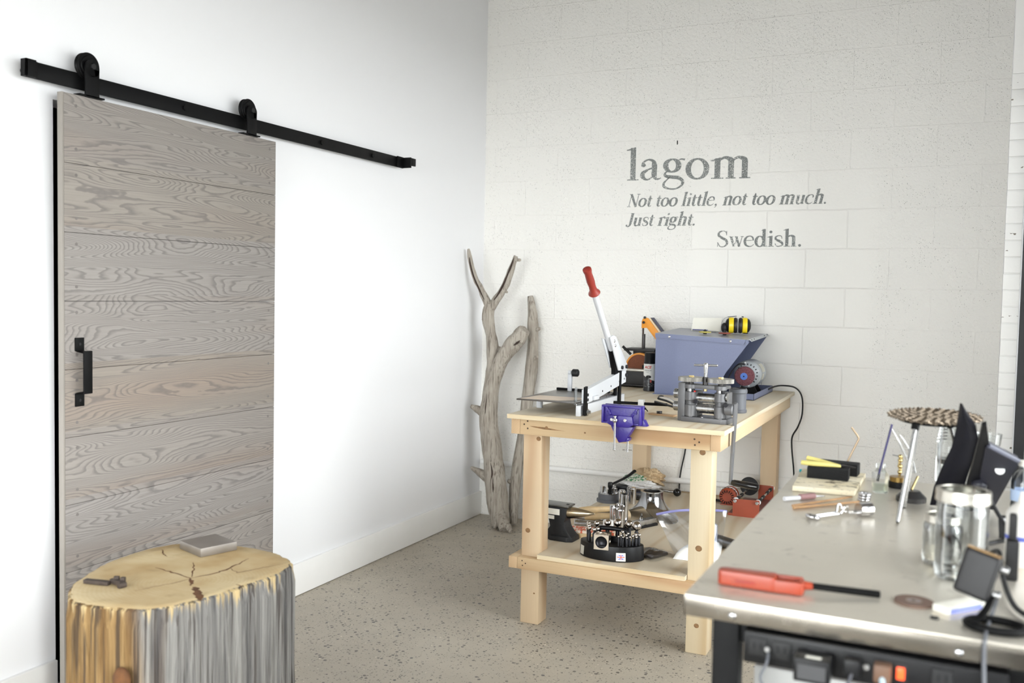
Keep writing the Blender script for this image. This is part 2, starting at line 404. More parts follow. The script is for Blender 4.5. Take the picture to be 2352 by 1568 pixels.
# ------------------------------------------------------------------ sliding barn door and its rail
def m_door():
    t = NT('grey_washed_oak_planks'); v = t.co(); s = t.n('SeparateXYZ', {0: v})
    PH = .2180
    k = t.math('FLOOR', t.math('DIVIDE', t.math('SUBTRACT', 1.9698, s.outputs[2]), PH))
    wn = t.n('TexWhiteNoise', {'W': k}, noise_dimensions='1D')
    r1 = wn.outputs['Value']
    loc = t.n('CombineXYZ', {0: t.math('MULTIPLY', k, 3.7), 1: t.math('MULTIPLY', s.outputs[1], 1.0), 2: t.math('ADD', t.math('MULTIPLY', s.outputs[2], 9.5), t.math('MULTIPLY', r1, 31.0))}).outputs[0]
    n = t.noise(loc, 0.85, 1.8, 0.42, 0.35)
    n = t.math('ADD', n, t.math('MULTIPLY', t.noise(t.n('CombineXYZ', {0: k, 1: t.math('MULTIPLY', s.outputs[1], 16.0), 2: t.math('MULTIPLY', s.outputs[2], 60.0)}).outputs[0], 1.0, 2.0), .014))
    ring = t.math('FRACT', t.math('MULTIPLY', n, 52.0))
    line = t.ramp(ring, [(0.0, (0.05,) * 3), (.5, (.12,) * 3), (.84, (1, 1, 1)), (.93, (.8,) * 3), (1.0, (0.05,) * 3)])
    fine = t.noise(t.n('CombineXYZ', {0: k, 1: t.math('MULTIPLY', s.outputs[1], 5.0), 2: t.math('MULTIPLY', s.outputs[2], 210.0)}).outputs[0], 1.0, 3.0)
    light = t.mix(t.noise(loc, .45, 2.0), lin((158, 151, 142)), lin((138, 129, 120)))
    light = t.mix(t.math('MULTIPLY', r1, .35), light, lin((156, 155, 158)))
    warm = t.ramp(t.noise(t.n('VectorMath', {0: loc, 1: (4, 1, 2)}, operation='ADD').outputs[0], .5, 1.0), [(.5, (0, 0, 0)), (.72, (1, 1, 1))])
    light = t.mix(t.math('MULTIPLY', warm, .5), light, lin((146, 126, 110)))
    c = t.mix(t.math('MULTIPLY', line, .58), light, lin((88, 83, 84)))
    c = t.mix(t.math('MULTIPLY', t.ramp(fine, [(.35, (0, 0, 0)), (.7, (1, 1, 1))]), .35), c, lin((118, 112, 110)))
    # plugs over the screws
    t.set(col=c, rough=0.62, spec=.25)
    t.bump(t.math('ADD', t.math('MULTIPLY', line, -.5), t.math('MULTIPLY', fine, .3)), .12, .001)
    return t.m
M_DOOR = m_door()
door = thing('sliding_barn_door', 'grey washed wooden plank sliding door with black pull handle on the white wall', 'door', (0.0, -2.55, 0.02))
X0, X1 = .052, .075
p = MB()
zt = 1.9698
edges = [zt - .2180 * k for k in range(10)]; edges[-1] = .022
for a, b in zip(edges, edges[1:]):
    p.box((X0 - 0, -.506, b - .02 + .0006), (X1, .506, a - .02 - .0006), bev=.0012)
dp = p.build('plank_panel', M_DOOR, door)
M_PLUG = simple('grey_wood_plug', (112, 106, 103), .6)
for a, b in zip(edges, edges[1:]):
    for yy in (-.462, .468):
        for dz in (.036, .172):
            MB().cyl((X1 - .002, yy, a - .02 - dz), (X1 + .0006, yy, a - .02 - dz), .0052, seg=12).build('screw_plug', M_PLUG, door)
g = MB().box((X0 + .001, -.513, .002), (X1 - .001, -.5062, zt - .02), bev=.001)
g.build('edge_strip', simple('grey_oak_edge', (144, 138, 131), .6, vary=.08, scale=5), door)
# pull handle
hy = -3.004 + 2.55
h = MB()
for z0 in (1.199 - .02, .977 + .043 - .02):
    h.box((X1, hy - .017, z0 - .043), (X1 + .005, hy + .017, z0), bev=.0018)
h.tube([(X1 + .003, hy, 1.156 - .02), (X1 + .04, hy, 1.150 - .02)], .016, 8, flat=(1.0, .18), smooth=False)
h.tube([(X1 + .003, hy, 1.020 - .02), (X1 + .04, hy, 1.026 - .02)], .016, 8, flat=(1.0, .18), smooth=False)
h.box((X1 + .036, hy - .016, 1.020 - .02), (X1 + .044, hy + .016, 1.158 - .02), bev=.003)
hd = h.build('pull_handle', M_BLACKM, door)
for z0 in (1.178, .997): MB().cyl((X1 + .004, hy, z0 - .02), (X1 + .0062, hy, z0 - .02), .0045, seg=12).build('screw', M_RUBBER, hd)
def hanger(y):
    h = MB()
    h.box((X1 + .002, y - .027, zt - .002), (X1 + .009, y + .027, 2.062), bev=.002)             # strap
    h.cyl((X1 + .002, y, 2.062), (X1 + .009, y, 2.062), .027, seg=28)
    h.box((X0 + .001, y - .048, zt + .0005), (X1 + .009, y + .048, zt + .006), bev=.001)
    h.xf(TR(0, 2.55, -.02)); o = h.build('hanger_strap', M_BLACKM, door)
    w = MB()
    yy, zz, xc = y + 2.55, 2.072 - .02, .062
    w.lathe([(0, -.013), (.030, -.013), (.032, -.010), (.040, -.010), (.042, -.008), (.041, -.005), (.036, 0), (.041, .005), (.042, .008), (.040, .010), (.032, .010), (.030, .013), (0, .013)], 40, 0, TR(xc - .004, yy, zz) @ RY(PI / 2))
    w.build('wheel', M_BLACKM, o)
    b = MB().lathe([(0, 0), (.010, 0), (.010, .006), (0, .006)], 6, 0, TR(X1 + .009, yy, zz - .004) @ RY(PI / 2))
    b.build('bolt', M_RUBBER, o)
hanger(-2.955); hanger(-2.197)

rail = thing('door_rail', 'long black flat steel rail above the grey sliding door on white wall', 'rail', (0, -2.1, 2.02))
ry0, ry1 = -3.18 + 2.1, -1.03 + 2.1
MB().box((.040, ry0, -.026), (.048, ry1, .026), bev=.0015).build('flat_bar', M_BLACKM, rail)
for yy in (-3.14, -2.521, -1.702, -1.299, -1.052):
    b = MB().cyl((.0, yy + 2.1, .0), (.041, yy + 2.1, .0), .011, seg=16)
    b.lathe([(.0, 0), (.011, 0), (.011, .007), (0, .007)], 6, 0, TR(.048, yy + 2.1, 0) @ RY(PI / 2))
    b.build('bolt', M_BLACKM, rail)
b = MB().box((.048, ry0, -.026), (.066, ry0 + .006, .026), bev=.001).box((.048, ry0 + .004, -.026), (.052, ry0 + .05, .026), bev=.001).box((.060, ry0, -.026), (.066, ry0 + .035, .026), bev=.001)
b.build('end_stop', M_BLACKM, rail)
b = MB().box((.048, ry1 - .052, -.028), (.056, ry1 + .002, .028), bev=.001).box((.040, ry1 - .002, -.026), (.10, ry1 + .008, .026), bev=.001).box((.09, ry1 + .006, -.014), (.10, ry1 + .05, .024), bev=.001)
b.build('end_stop', M_BLACKM, rail)

# ------------------------------------------------------------------ wooden bench
P_TOPF = pine('pine_plywood_edge', 'x', (220, 206, 176), (196, 170, 128), 3.0, 7.0, 2.0)
P_TOP = pine('pine_plywood_face', 'y', (212, 202, 182), (192, 172, 140), 5.0, 6.0, 2.2, .3)
P_X = pine('pine_stud_lengthwise', 'x', (198, 174, 138), (160, 122, 84), 8.0, 6.0, 1.6, .6)
P_Y = pine('pine_stud_sideways', 'y', (206, 186, 154), (178, 148, 112), 11.0, 6.0, 1.6, .6)
P_Z = pine('pine_post', 'z', (204, 184, 154), (176, 144, 112), 14.0, 5.0, 1.5, .6)
P_Z2 = pine('pine_post_pale', 'z', (210, 196, 168), (184, 158, 120), 17.0, 6.0, 1.6, .2)
P_END = simple('pine_end_grain', (222, 186, 140), .7, vary=.1)
def m_endgrain():
    t = NT('pine_end_grain_rings'); v = t.co(loc=(.03, 0, .05)); s = t.n('SeparateXYZ', {0: v})
    r = t.math('POWER', t.math('ADD', t.math('POWER', s.outputs[0], 2.0), t.math('POWER', s.outputs[2], 2.0)), .5)
    w = t.math('SINE', t.math('MULTIPLY', r, 1500.0))
    t.set(col=t.ramp(w, [(0.2, lin((206, 178, 142))), (.9, lin((176, 138, 100)))]), rough=.7)
    return t.m
P_END = m_endgrain()
M_KNOT = simple('pine_knot', (132, 98, 62), .6, vary=.3, scale=90)
M_HOLE = simple('dark_screw_hole', (62, 44, 30), .7)
TX0, TX1, TY0, TY1, TZ, SZ = .985, 1.872, -1.70, -.015, .878, .302
tb = thing('wooden_workbench', 'unpainted pine workbench with lower shelf standing against the white block wall', 'workbench', (1.43, -.86, 0))
tx = lambda x: x - 1.43
ty = lambda y: y + .86
def tbox(name, x0, x1, y0, y1, z0, z1, mats, bev=.002):
    return MB().box((tx(x0), ty(y0), z0), (tx(x1), ty(y1), z1), bev=bev).build(name, mats, tb)
top = MB().box((tx(TX0), ty(TY0), .860), (tx(TX1), ty(TY1), TZ), bev=.0012)
o = top.build('tabletop', [P_TOP, P_TOPF], tb)
for pl in o.data.polygons:
    if pl.normal.y < -.5: pl.material_index = 1
AF = -1.665
tbox('apron', 1.028, 1.812, AF, AF + .038, .794, .8598, P_X)
tbox('apron', 1.028, 1.812, -.06, -.022, .794, .8598, P_X)
for x0 in (.989, 1.8125):
    o = MB().box((tx(x0), ty(AF), .794), (tx(x0 + .0385), ty(-.022), .8598), bev=.002).build('apron', [P_Y, P_END], tb)
    for pl in o.data.polygons:
        if pl.normal.y < -.5: pl.material_index = 1
def leg(x, y, m):
    o = MB().box((tx(x), ty(y), 0.0), (tx(x + .082), ty(y + .088), .8595), bev=.004).build('leg', m, tb)
    return o
leg(1.0285, -1.6265, P_Z); leg(1.7295, -1.6265, P_Z2); leg(1.0285, -.149, P_Z); leg(1.7295, -.149, P_Z)
# lower rails and shelf
def lrail(x0, x1, y0, y1, m, endm=None):
    o = MB().box((tx(x0), ty(y0), .236), (tx(x1), ty(y1), SZ - .018), bev=.002).build('shelf_rail', [m, endm or m], tb)
    for pl in o.data.polygons:
        if endm and pl.normal.y < -.5: pl.material_index = 1
lrail(1.028, 1.812, AF, AF + .038, P_X); lrail(1.028, 1.812, -.06, -.022, P_X)
lrail(.989, 1.0275, AF, -.022, P_Y, P_END); lrail(1.8125, 1.851, AF, -.022, P_Y, P_END)
sh = MB().prism([(tx(1.112), ty(-1.655)), (tx(1.728), ty(-1.655)), (tx(1.728), ty(-1.537)), (tx(1.851), ty(-1.537)), (tx(1.851), ty(-.151)), (tx(.989), ty(-.151)), (tx(.989), ty(-1.537)), (tx(1.112), ty(-1.537))], SZ - .0175, SZ)
o = sh.build('lower_shelf', [P_TOP, P_TOPF], tb)
for pl in o.data.polygons:
    if pl.normal.y < -.5: pl.material_index = 1
# nail holes, knots and the split in the apron, as marks let into the faces
for x, z, r in ((1.062, .850, .0036), (1.047, .836, .0036), (1.063, .820, .0036), (1.752, .834, .0036), (1.77, .824, .0036), (1.754, .812, .0036), (1.05, .272, .0028), (1.065, .262, .0028), (1.052, .252, .0028), (1.775, .262, .0028), (1.79, .252, .0028)):
    MB().cyl((tx(x), ty(AF - .0004), z), (tx(x), ty(AF + .004), z), r, seg=10).build('nail_hole', M_HOLE, tb)
MB().tube([(tx(1.05), ty(AF + .0005), .834), (tx(1.09), ty(AF + .0005), .829), (tx(1.137), ty(AF + .0005), .826), (tx(1.19), ty(AF + .0005), .823), (tx(1.27), ty(AF + .0005), .820), (tx(1.31), ty(AF + .0005), .815)], [.0006, .003, .0052, .0026, .0014, .0004], 8, flat=(.25, 1)).build('bark_streak', M_KNOT, tb)
for x, y, z, r in ((1.146, AF, .829, .007), (1.312, AF, .822, .004), (1.056, -1.6265, .39, .011), (1.09, -1.6265, .13, .004), (1.771, -1.6265, .41, .013), (1.771, -1.6265, .11, .010), (1.775, -1.6265, .78, .012), (1.096, -1.6265, .775, .010)):
    MB().sphere((tx(x), ty(y), z), r, scale=(1.0, .06, .9)).build('knot', M_KNOT, tb)
# ------------------------------------------------------------------ things on the wooden bench
M_WHITEM = simple('white_painted_metal', (206, 208, 212), .35, vary=.03)
M_STEEL = simple('brushed_steel', (186, 186, 186), .28, 1.0, vary=.12, scale=30)
M_CHROME = simple('polished_chrome', (214, 214, 216), .10, 1.0, vary=.06)
M_CAST = simple('grey_cast_iron_paint', (108, 108, 110), .45, .35, vary=.12, bump=.15, bscale=260)
M_DSTEEL = simple('dark_steel', (70, 68, 68), .35, .8, vary=.2)
M_BOLT = simple('black_oxide_bolt', (40, 40, 44), .35, .6, vary=.2)
M_GEAR = simple('grey_machined_steel', (136, 133, 127), .42, .55, vary=.08)
M_BRASS = simple('brass', (206, 184, 130), .25, 1.0, vary=.1)
M_RED = simple('red_rubber_grip', (142, 48, 38), .42, vary=.08)
M_PURPLE = simple('purple_enamel', (46, 28, 122), .32, vary=.12, bump=.25, bscale=140)
M_ORANGE = simple('orange_enamel', (232, 150, 38), .4, vary=.08)
M_BLUE = simple('blue_grey_hammered_paint', (108, 115, 144), .42, vary=.05, scale=300, bump=.12, bscale=320)
M_GREYPAINT = simple('silver_grey_paint', (172, 176, 180), .35, .3, vary=.05)
M_WOODLT = pine('small_wood_block', 'x', (214, 180, 142), (190, 150, 110), 31, 8)
M_PAPER = simple('white_paper', (244, 241, 230), .8, vary=.02)

# -- guillotine shear
def m_phen():
    t = NT('dark_laminate_table'); v = t.co(); n = t.noise(v, 6.0, 3.0)
    t.set(col=t.ramp(n, [(.3, lin((62, 56, 52))), (.7, lin((84, 76, 70)))]), rough=.28, spec=.6)
    return t.m
sh = thing('sheet_metal_shear', 'white guillotine shear with red handled lever and dark cutting table on the wooden bench', 'shear', (1.265, -1.35, TZ))
L = lambda x, y, z: (x - 1.265, y + 1.35, z - TZ)
def shbox(name, lo, hi, m, par=None, bev=.0015): return MB().box(L(*lo), L(*hi), bev=bev).build(name, m, par or sh)
pl = MB().prism([L(.985, -1.612, 0)[:2], L(1.25, -1.612, 0)[:2], L(1.25, -1.16, 0)[:2], L(.985, -1.16, 0)[:2]], .049, .055, bev=.001)
cut_table = pl.build('cutting_table', m_phen(), sh)
shs = MB().prism([L(1.00, -1.60, 0)[:2], L(1.16, -1.585, 0)[:2], L(1.245, -1.50, 0)[:2], L(1.245, -1.44, 0)[:2], L(1.02, -1.45, 0)[:2]], .0552, .0562)
shs.build('paper_strip', simple('cream_guide_strip', (214, 192, 170), .4, vary=.05), cut_table)
for y in (-1.43, -1.2):
    MB().cyl(L(1.012, y, TZ), L(1.012, y, TZ + .049), .0135, seg=18, bev=.001).build('foot', M_WHITEM, sh)
shbox('lower_blade_frame', (1.250, -1.612, TZ), (1.268, -1.045, TZ + .042), M_WHITEM)
shbox('lower_blade', (1.2445, -1.60, TZ + .04), (1.2495, -1.06, TZ + .0555), M_STEEL)
# upper blade beam hinged at the front, raised at the back
b = MB().prism([(-.208, .047), (-.208, .103), (.295, .157), (.295, .098), (.14, .082), (-.1, .055)], -.011, .011)
b.xf(RY(0)); b.xf(Matrix(((0, 0, 1, 0), (1, 0, 0, 0), (0, 1, 0, 0), (0, 0, 0, 1))))
beam = b.build('upper_blade_beam', M_WHITEM, sh)
b = MB().prism([(-.19, .046), (.29, .097), (.29, .088), (-.1, .044)], -.018, -.0112)
b.xf(Matrix(((0, 0, 1, 0), (1, 0, 0, 0), (0, 1, 0, 0), (0, 0, 0, 1))))
b.build('upper_blade', M_STEEL, sh)
for y, z in ((-.195, .062), (-.195, .082)):
    MB().cyl((.011, y, z), (.0135, y, z), .0065, seg=16, bev=.0008).build('screw', M_BOLT, beam)
for y, z in ((-.02, .083), (.09, .095), (.2, .107), (.27, .114)):
    MB().cyl((.0108, y, z), (.0125, y, z), .004, seg=12).build('screw', M_BOLT, beam)
MB().box((.011, -.14, .055), (.022, -.085, .072), bev=.002).build('stop_lug', M_WHITEM, beam)
b = MB().prism([(-.252, .004), (-.228, .003), (-.228, .048), (-.226, .121), (-.25, .118)], .012, .022, bev=.002)
b.xf(Matrix(((0, 0, 1, 0), (1, 0, 0, 0), (0, 1, 0, 0), (0, 0, 0, 1)))); b.build('front_link', M_BLACKM, sh)
b = MB().cyl((.02, -.222, .015), (.034, -.222, .015), .0075, seg=6); b.ring((.02, -.222, .015), (.024, -.222, .015), .013, .006)
b.build('pivot_bolt', M_STEEL, sh)
b = MB().prism([(-.236, .0), (-.205, .0), (-.205, .05), (-.236, .048)], .009, .016, bev=.001)
b.xf(Matrix(((0, 0, 1, 0), (1, 0, 0, 0), (0, 1, 0, 0), (0, 0, 0, 1)))); b.build('hinge_plate', M_BLACKM, sh)
g = MB().poly([(-.02, -.262, .045), (-.02, -.232, .045), (-.02, -.232, .112), (-.02, -.252, .116), (-.02, -.262, .105)], th=.003)
g.build('finger_guard', M_GLASS, sh)
# rear post and lever
b = MB().box((.004, .20, .0), (.014, .225, .155), bev=.001).box((-.016, .20, .0), (-.006, .225, .155), bev=.001)
b.build('rear_post', M_BLACKM, sh)
YZ = Matrix(((0, 0, 1, 0), (1, 0, 0, 0), (0, 1, 0, 0), (0, 0, 0, 1)))
lev = MB().prism([(.17, .158), (.285, .153), (.285, .180), (.118, .312), (.085, .318), (.045, .31)], .012, .019, bev=.002).prism([(.15, .17), (.22, .165), (.07, .30), (.035, .305)], -.02, -.013, bev=.002)
lever = lev.xf(YZ).build('lever_bracket', M_WHITEM, sh)
b = MB().prism([(.15, .10), (.19, .10), (.19, .165), (.115, .26), (.10, .26), (.15, .16)], -.010, .009); b.xf(YZ).build('lever_link', M_BLACKM, sh)
MB().cyl((0, .115, .255), (0, -.120, .500), .0135, seg=24).build('lever_tube', M_WHITEM, sh)
Mg, Lg = MB.frame((0, -.116, .496), (0, -.218, .600)); Mg = Mg @ Matrix.Diagonal((.88, .88, .86, 1))
MB().lathe([(0, 0), (.026, 0), (.029, .004), (.027, .010), (.0185, .022), (.0165, .05), (.0195, .08), (.0185, .11), (.0175, .135), (.021, .150), (.0205, .160), (.016, .163), (0, .163)], 28, 0, Mg).build('grip', M_RED, sh)
for y, z in ((.095, .292), (.108, .272)):
    MB().sphere((.02, y, z), .0075, scale=(.5, 1, 1)).build('screw', M_CHROME, lever)
for y, z in ((.205, .170), (.265, .170)):
    MB().cyl((.018, y, z), (.027, y, z), .0085, seg=8, bev=.001).build('bolt', M_BOLT, lever)
MB().cyl((.011, .288, .13), (.02, .288, .13), .0085, seg=8, bev=.001).build('bolt', M_BOLT, sh)
# hold-down arm with black knob, and back gauge bars
b = MB().box(L(1.048, -1.20, TZ + .053), L(1.066, -1.186, TZ + .138), bev=.001)
b.cyl(L(1.050, -1.193, TZ + .138), L(1.064, -1.193, TZ + .138), .010, seg=18); b.build('hold_down_arm', M_WHITEM, sh)
MB().cyl(L(1.067, -1.193, TZ + .138), L(1.097, -1.193, TZ + .138), .017, seg=28, bev=.004).build('knob', M_RUBBER, sh)
shbox('back_gauge', (.99, -1.19, TZ + .0555), (1.245, -1.178, TZ + .066), M_BLACKM)
shbox('side_gauge', (1.16, -1.0, TZ + .028), (1.226, -.985, TZ + .040), M_BLACKM)
shbox('gauge_arm', (1.228, -1.05, TZ + .028), (1.2435, -.975, TZ + .036), M_STEEL)

# -- black rod with white slider, behind the vise
rd = thing('rod_gauge', 'black rod gauge with white sliding block behind the purple vise', 'rod', (1.44, -1.37, TZ))
MB().cyl((-.106, -.02, .041), (.115, .02, .041), .0062, seg=16).build('rod', M_BLACKM, rd)
b = MB().box((-.002, -.012, .0005), (.022, .012, .058), bev=.002); b.build('slider', simple('white_slider_block', (222, 222, 220), .4), rd)
b = MB().cyl((.022, -.004, .022), (.030, -.004, .022), .005, seg=12).cyl((.028, -.010, .026), (.036, .006, .010), .0022, seg=8); b.build('clamp_screw', M_BLACKM, rd)

# -- purple woodworking vise clamped to the bench edge
vz = thing('clamp_vise', 'purple cast vise clamped on the front edge of the wooden bench', 'vise', (1.492, -1.702, .90))
# local x along the jaw, -y to camera
b = MB()
b.prism([(-.078, -.018), (.078, -.018), (.078, .052), (-.078, .052)], .040, .052, M=RX(PI / 2), bev=.0015)      # plate, thickness along -y
b.xf(TR(0, .0, 0))
ridge = MB()
jaw = b.build('front_jaw', M_PURPLE, vz)
r = MB()
for lo, hi in (((-.078, .044), (.078, .052)), ((-.078, -.018), (-.070, .046)), ((.070, -.018), (.078, .046)), ((-.070, -.018), (-.05, -.012)), ((.05, -.018), (.070, -.012))):
    r.box((lo[0], -.062, lo[1]), (hi[0], -.050, hi[1]), bev=.002)
r.prism([(-.052, .014), (.044, .014), (.05, -.018), (.03, -.03), (-.03, -.03), (-.056, -.018)], .050, .062, M=RX(PI / 2), bev=.003)
r.prism([(-.068, .046), (-.058, .046), (-.04, .018), (-.048, .012)], .050, .058, M=RX(PI / 2), bev=.001).prism([(.058, .046), (.068, .046), (.046, .012), (.036, .018)], .050, .058, M=RX(PI / 2), bev=.001)
r.ring((-.053, -.0475, .028), (-.053, -.0605, .028), .008, .0042).ring((.053, -.0475, .028), (.053, -.0605, .028), .008, .0042)
r.build('jaw_ribs', M_PURPLE, jaw)
b = MB().box((-.072, -.038, .0), (.082, -.026, .054), bev=.002).prism([(-.07, .0), (.082, .0), (.095, -.024), (.06, -.024), (.0, -.024), (-.05, -.02)], .004, .036, M=RX(PI / 2), bev=.002)
b.build('rear_jaw', M_PURPLE, vz)
b = MB().prism([(-.046, -.028), (.046, -.028), (.014, -.086), (-.012, -.092), (-.022, -.075)], .006, .046, M=RX(PI / 2), bev=.004)
b.prism([(-.012, -.072), (.028, -.072), (.026, -.084), (.012, -.088), (-.012, -.092)], -.012 + .018, .04, M=RX(PI / 2), bev=.002)
b.build('clamp_bracket', M_PURPLE, vz)
b = MB().sphere((-.019, -.072, -.003), .0105, seg=18).cyl((-.019, -.055, -.003), (-.019, -.075, -.003), .008, seg=16).cyl((-.019, -.073, .008), (-.019, -.073, -.114), .0042, seg=14).sphere((-.019, -.073, .011), .0072, scale=(1, 1, .7)).sphere((-.019, -.073, -.115), .0062, scale=(1, 1, .7))
b.build('tommy_bar', M_CHROME, vz)
for x in (-.035, .018): MB().cyl((x, -.058, -.002), (x, -.068, -.002), .0062, seg=16, bev=.001).build('guide_rod', M_CHROME, vz)
b = MB().cyl((.016, -.02, -.082), (.016, -.02, -.128), .0042, seg=12).cyl((-.004, -.02, -.122), (.034, -.02, -.120), .0018, seg=8)
b.build('clamp_screw', M_CHROME, vz)

# -- small wood scrap with a metal bit on it
wb = MB().box((-.055, -.018, 0), (.058, .018, .0065), bev=.001)
o = wb.build('wood_scrap', M_WOODLT); o.location = (1.545, -1.385, TZ); o.rotation_euler = (0, 0, -.18)
tag(o, 'thin brown wood scrap lying between the purple vise and the rolling mill', 'wood scrap')
b = MB().cbox((0, 0, .005), (.022, .010, .010), rot=(0, 0, .5), bev=.001).cbox((.006, -.006, .004), (.012, .007, .008), rot=(0, 0, 1.0), bev=.001)
o = b.build('metal_offcut', M_DSTEEL); o.location = (1.53, -1.378, TZ + .0066); tag(o, 'small grey metal offcut sitting on the thin brown wood scrap', 'metal offcut')

# -- rolling mill
ml = thing('rolling_mill', 'grey cast rolling mill with two gear wheels and long crank on the wooden bench', 'rolling mill', (1.752, -1.47, TZ), R(-6))
plate = MB().box((-.108, -.045, 0.0), (-.078, .045, .152), bev=.004).build('side_plate', M_CAST, ml)
b = MB().prism([(-.09, -.055), (.075, -.055), (.092, -.045), (.098, -.02), (.098, .05), (-.09, .05)], 0, .020, bev=.003)
base = b.build('base', M_CAST, ml)
MB().sphere((-.006, -.045, .021), .0055, scale=(1, 1, .6)).build('bolt', M_CHROME, base)
for x in (-.058, .062):
    h = MB()
    h.cyl((x, -.035, .022), (x, -.035, .068), .0225, seg=24, bev=.002).cyl((x, -.035, .084), (x, -.035, .120), .0225, seg=24, bev=.002).box((x - .024, -.03, .02), (x + .024, .04, .120), bev=.003)
    for z in (.0715, .0765, .0815): h.cyl((x, -.035, z - .0014), (x, -.035, z + .0014), .0205, seg=24)
    h.cyl((x, -.035, .064), (x, -.035, .09), .0175, seg=20)
    h.build('bearing_housing', M_CAST, ml)
    MB().cyl((x, -.035, .014), (x, -.035, .022), .013, seg=16).build('spring_seat', M_STEEL, ml)
    MB().cyl((x, -.035, .12), (x, -.035, .131), .015, seg=20).build('pressure_screw', M_STEEL, ml)
    MB().box((x + .012, -.056, .118), (x + .019, -.042, .130), bev=.001).build('stop_block', M_BOLT, ml)
    g = MB(); n = 60; prof = []
    for k in range(n * 2):
        rr = .0505 if k % 2 else .0485; a0 = 2 * PI * k / (n * 2); prof.append((rr * math.cos(a0), rr * math.sin(a0)))
    g.prism(prof, .160, .176); g.xf(TR(x, -.035, 0)); gear = g.build('gear_wheel', M_GEAR, ml)
    MB().lathe([(0, 0), (.011, 0), (.011, .006), (0, .006)], 6, 0, TR(x, -.035, .176)).build('brass_nut', M_BRASS, gear)
    MB().cyl((x, -.035, .149), (x, -.035, .160), .011, .009, seg=18).build('screw_neck', M_DSTEEL, ml)
b = MB().cyl((-.058, -.035, .131), (-.058, -.035, .149), .0245, seg=28, bev=.002).cyl((.062, -.035, .131), (.062, -.035, .149), .0245, seg=28, bev=.002).box((-.058, -.05, .132), (.062, -.018, .148), bev=.003).box((-.09, -.03, .133), (.08, .04, .146), bev=.004)
b.build('top_yoke', M_CAST, ml)
b = MB().cyl((0.002, -.04, .149), (0.002, -.04, .180), .0105, seg=30); b.build('pinion', M_DSTEEL, ml)
MB().cyl((.002, -.04, .124), (.002, -.04, .132), .0075, seg=14).build('brass_stud', M_BRASS, ml)
th = MB().lathe([(0, 0), (.0065, 0), (.0075, .02), (.0095, .04), (.0098, .050), (.007, .054), (0, .055)], 20, 0, TR(.002, -.04, .180)); th.cyl((-.046, -.04, .224), (.050, -.04, .227), .0042, seg=14, bev=.001)
th.build('tee_handle', M_STEEL, ml)
for z in (.053, .094):
    r = MB().cyl((-.04, -.015, z), (.030, -.015, z), .019, seg=28)
    for k in range(4): r.cyl((.031 + k * .0035, -.015, z), (.0335 + k * .0035, -.015, z), .0195 - .0008 * k, seg=24)
    r.cyl((-.06, -.015, z), (.06, -.015, z), .0155, seg=20)
    r.build('roller', M_STEEL, ml)
r = MB()
for k in range(5): r.cyl((-.132 + k * .005, -.012, .105), (-.1285 + k * .005, -.012, .105), .0195, seg=24)
r.cyl((-.134, -.012, .105), (-.106, -.012, .105), .0165, seg=20); r.build('grooved_extension', M_STEEL, ml)
MB().cyl((-.134, -.012, .055), (-.106, -.012, .055), .0195, seg=24, bev=.002).build('plain_extension', M_STEEL, ml)
for z in (.122, .083): MB().cyl((-.034, -.052, z), (-.034, -.060, z), .0035, seg=10).build('red_mark', simple('red_dot_paint', (190, 30, 26), .4), ml)
for x, z in ((-.028, .083), (.092, .078)): MB().cyl((x, -.050, z), (x, -.062, z), .009, seg=12, bev=.001).build('cap_screw', M_BOLT, ml)
MB().cyl((.0865, -.03, .105), (.0905, -.03, .105), .017, seg=22).build('maker_disc', M_STEEL, ml)
MB().cyl((.084, -.04, .060), (.120, -.04, .060), .023, seg=26, bev=.004).build('crank_hub', M_CAST, ml)
b = MB().prism([(-.014, .012), (-.012, .024), (0, .030), (.012, .024), (.014, .012), (.0095, -.285), (0, -.293), (-.0095, -.285)], -.005, .005, bev=.0012)
b.xf(Matrix(((0, 0, 1, .126), (1, 0, 0, -.04), (0, 1, 0, .060), (0, 0, 0, 1)))); b.xf(TR(.126, 0, .07) @ RY(R(2.2)) @ TR(-.126, 0, -.07))
b.build('crank_arm', M_CAST, ml)
MB().lathe([(0, 0), (.0095, 0), (.0125, .01), (.0135, .06), (.0125, .098), (.0095, .106), (0, .107)], 22, 0, TR(.119, -.04, -.222) @ RY(PI / 2 + R(3))).build('crank_grip', simple('black_gloss_grip', (20, 18, 18), .15), ml)

# -- safety goggles behind the mill
gg = thing('safety_goggles', 'clear safety goggles with black strap beside the rolling mill rollers', 'goggles', (1.592, -1.365, TZ))
MB().grid(lambda u, v: (-.062 + .085 * math.sin(v * PI * .5) * 1.0, -.04 + u * .075, .004 + .066 * math.cos(v * PI * .5) + .006 * math.sin(u * PI)), 12, 10, th=.0015).build('lens', m_glass('goggle_lens', (.93, .94, .94), .04, 1.5, 1.6), gg)
b = MB().tube([(-.062, -.04, .071), (-.02, -.04, .062), (.015, -.038, .045)], .0032, 8, flat=(.5, 1.3)).tube([(-.062, -.04, .071), (-.066, -.002, .078), (-.062, .035, .074)], .0028, 8)
b.build('strap', M_BLACKP, gg)
b = MB().tube([(-.075, -.045, .058), (-.05, -.043, .053), (.01, -.040, .040)], .0036, 8, flat=(.6, 1.2)); b.build('temple_arm', M_BLACKP, gg)

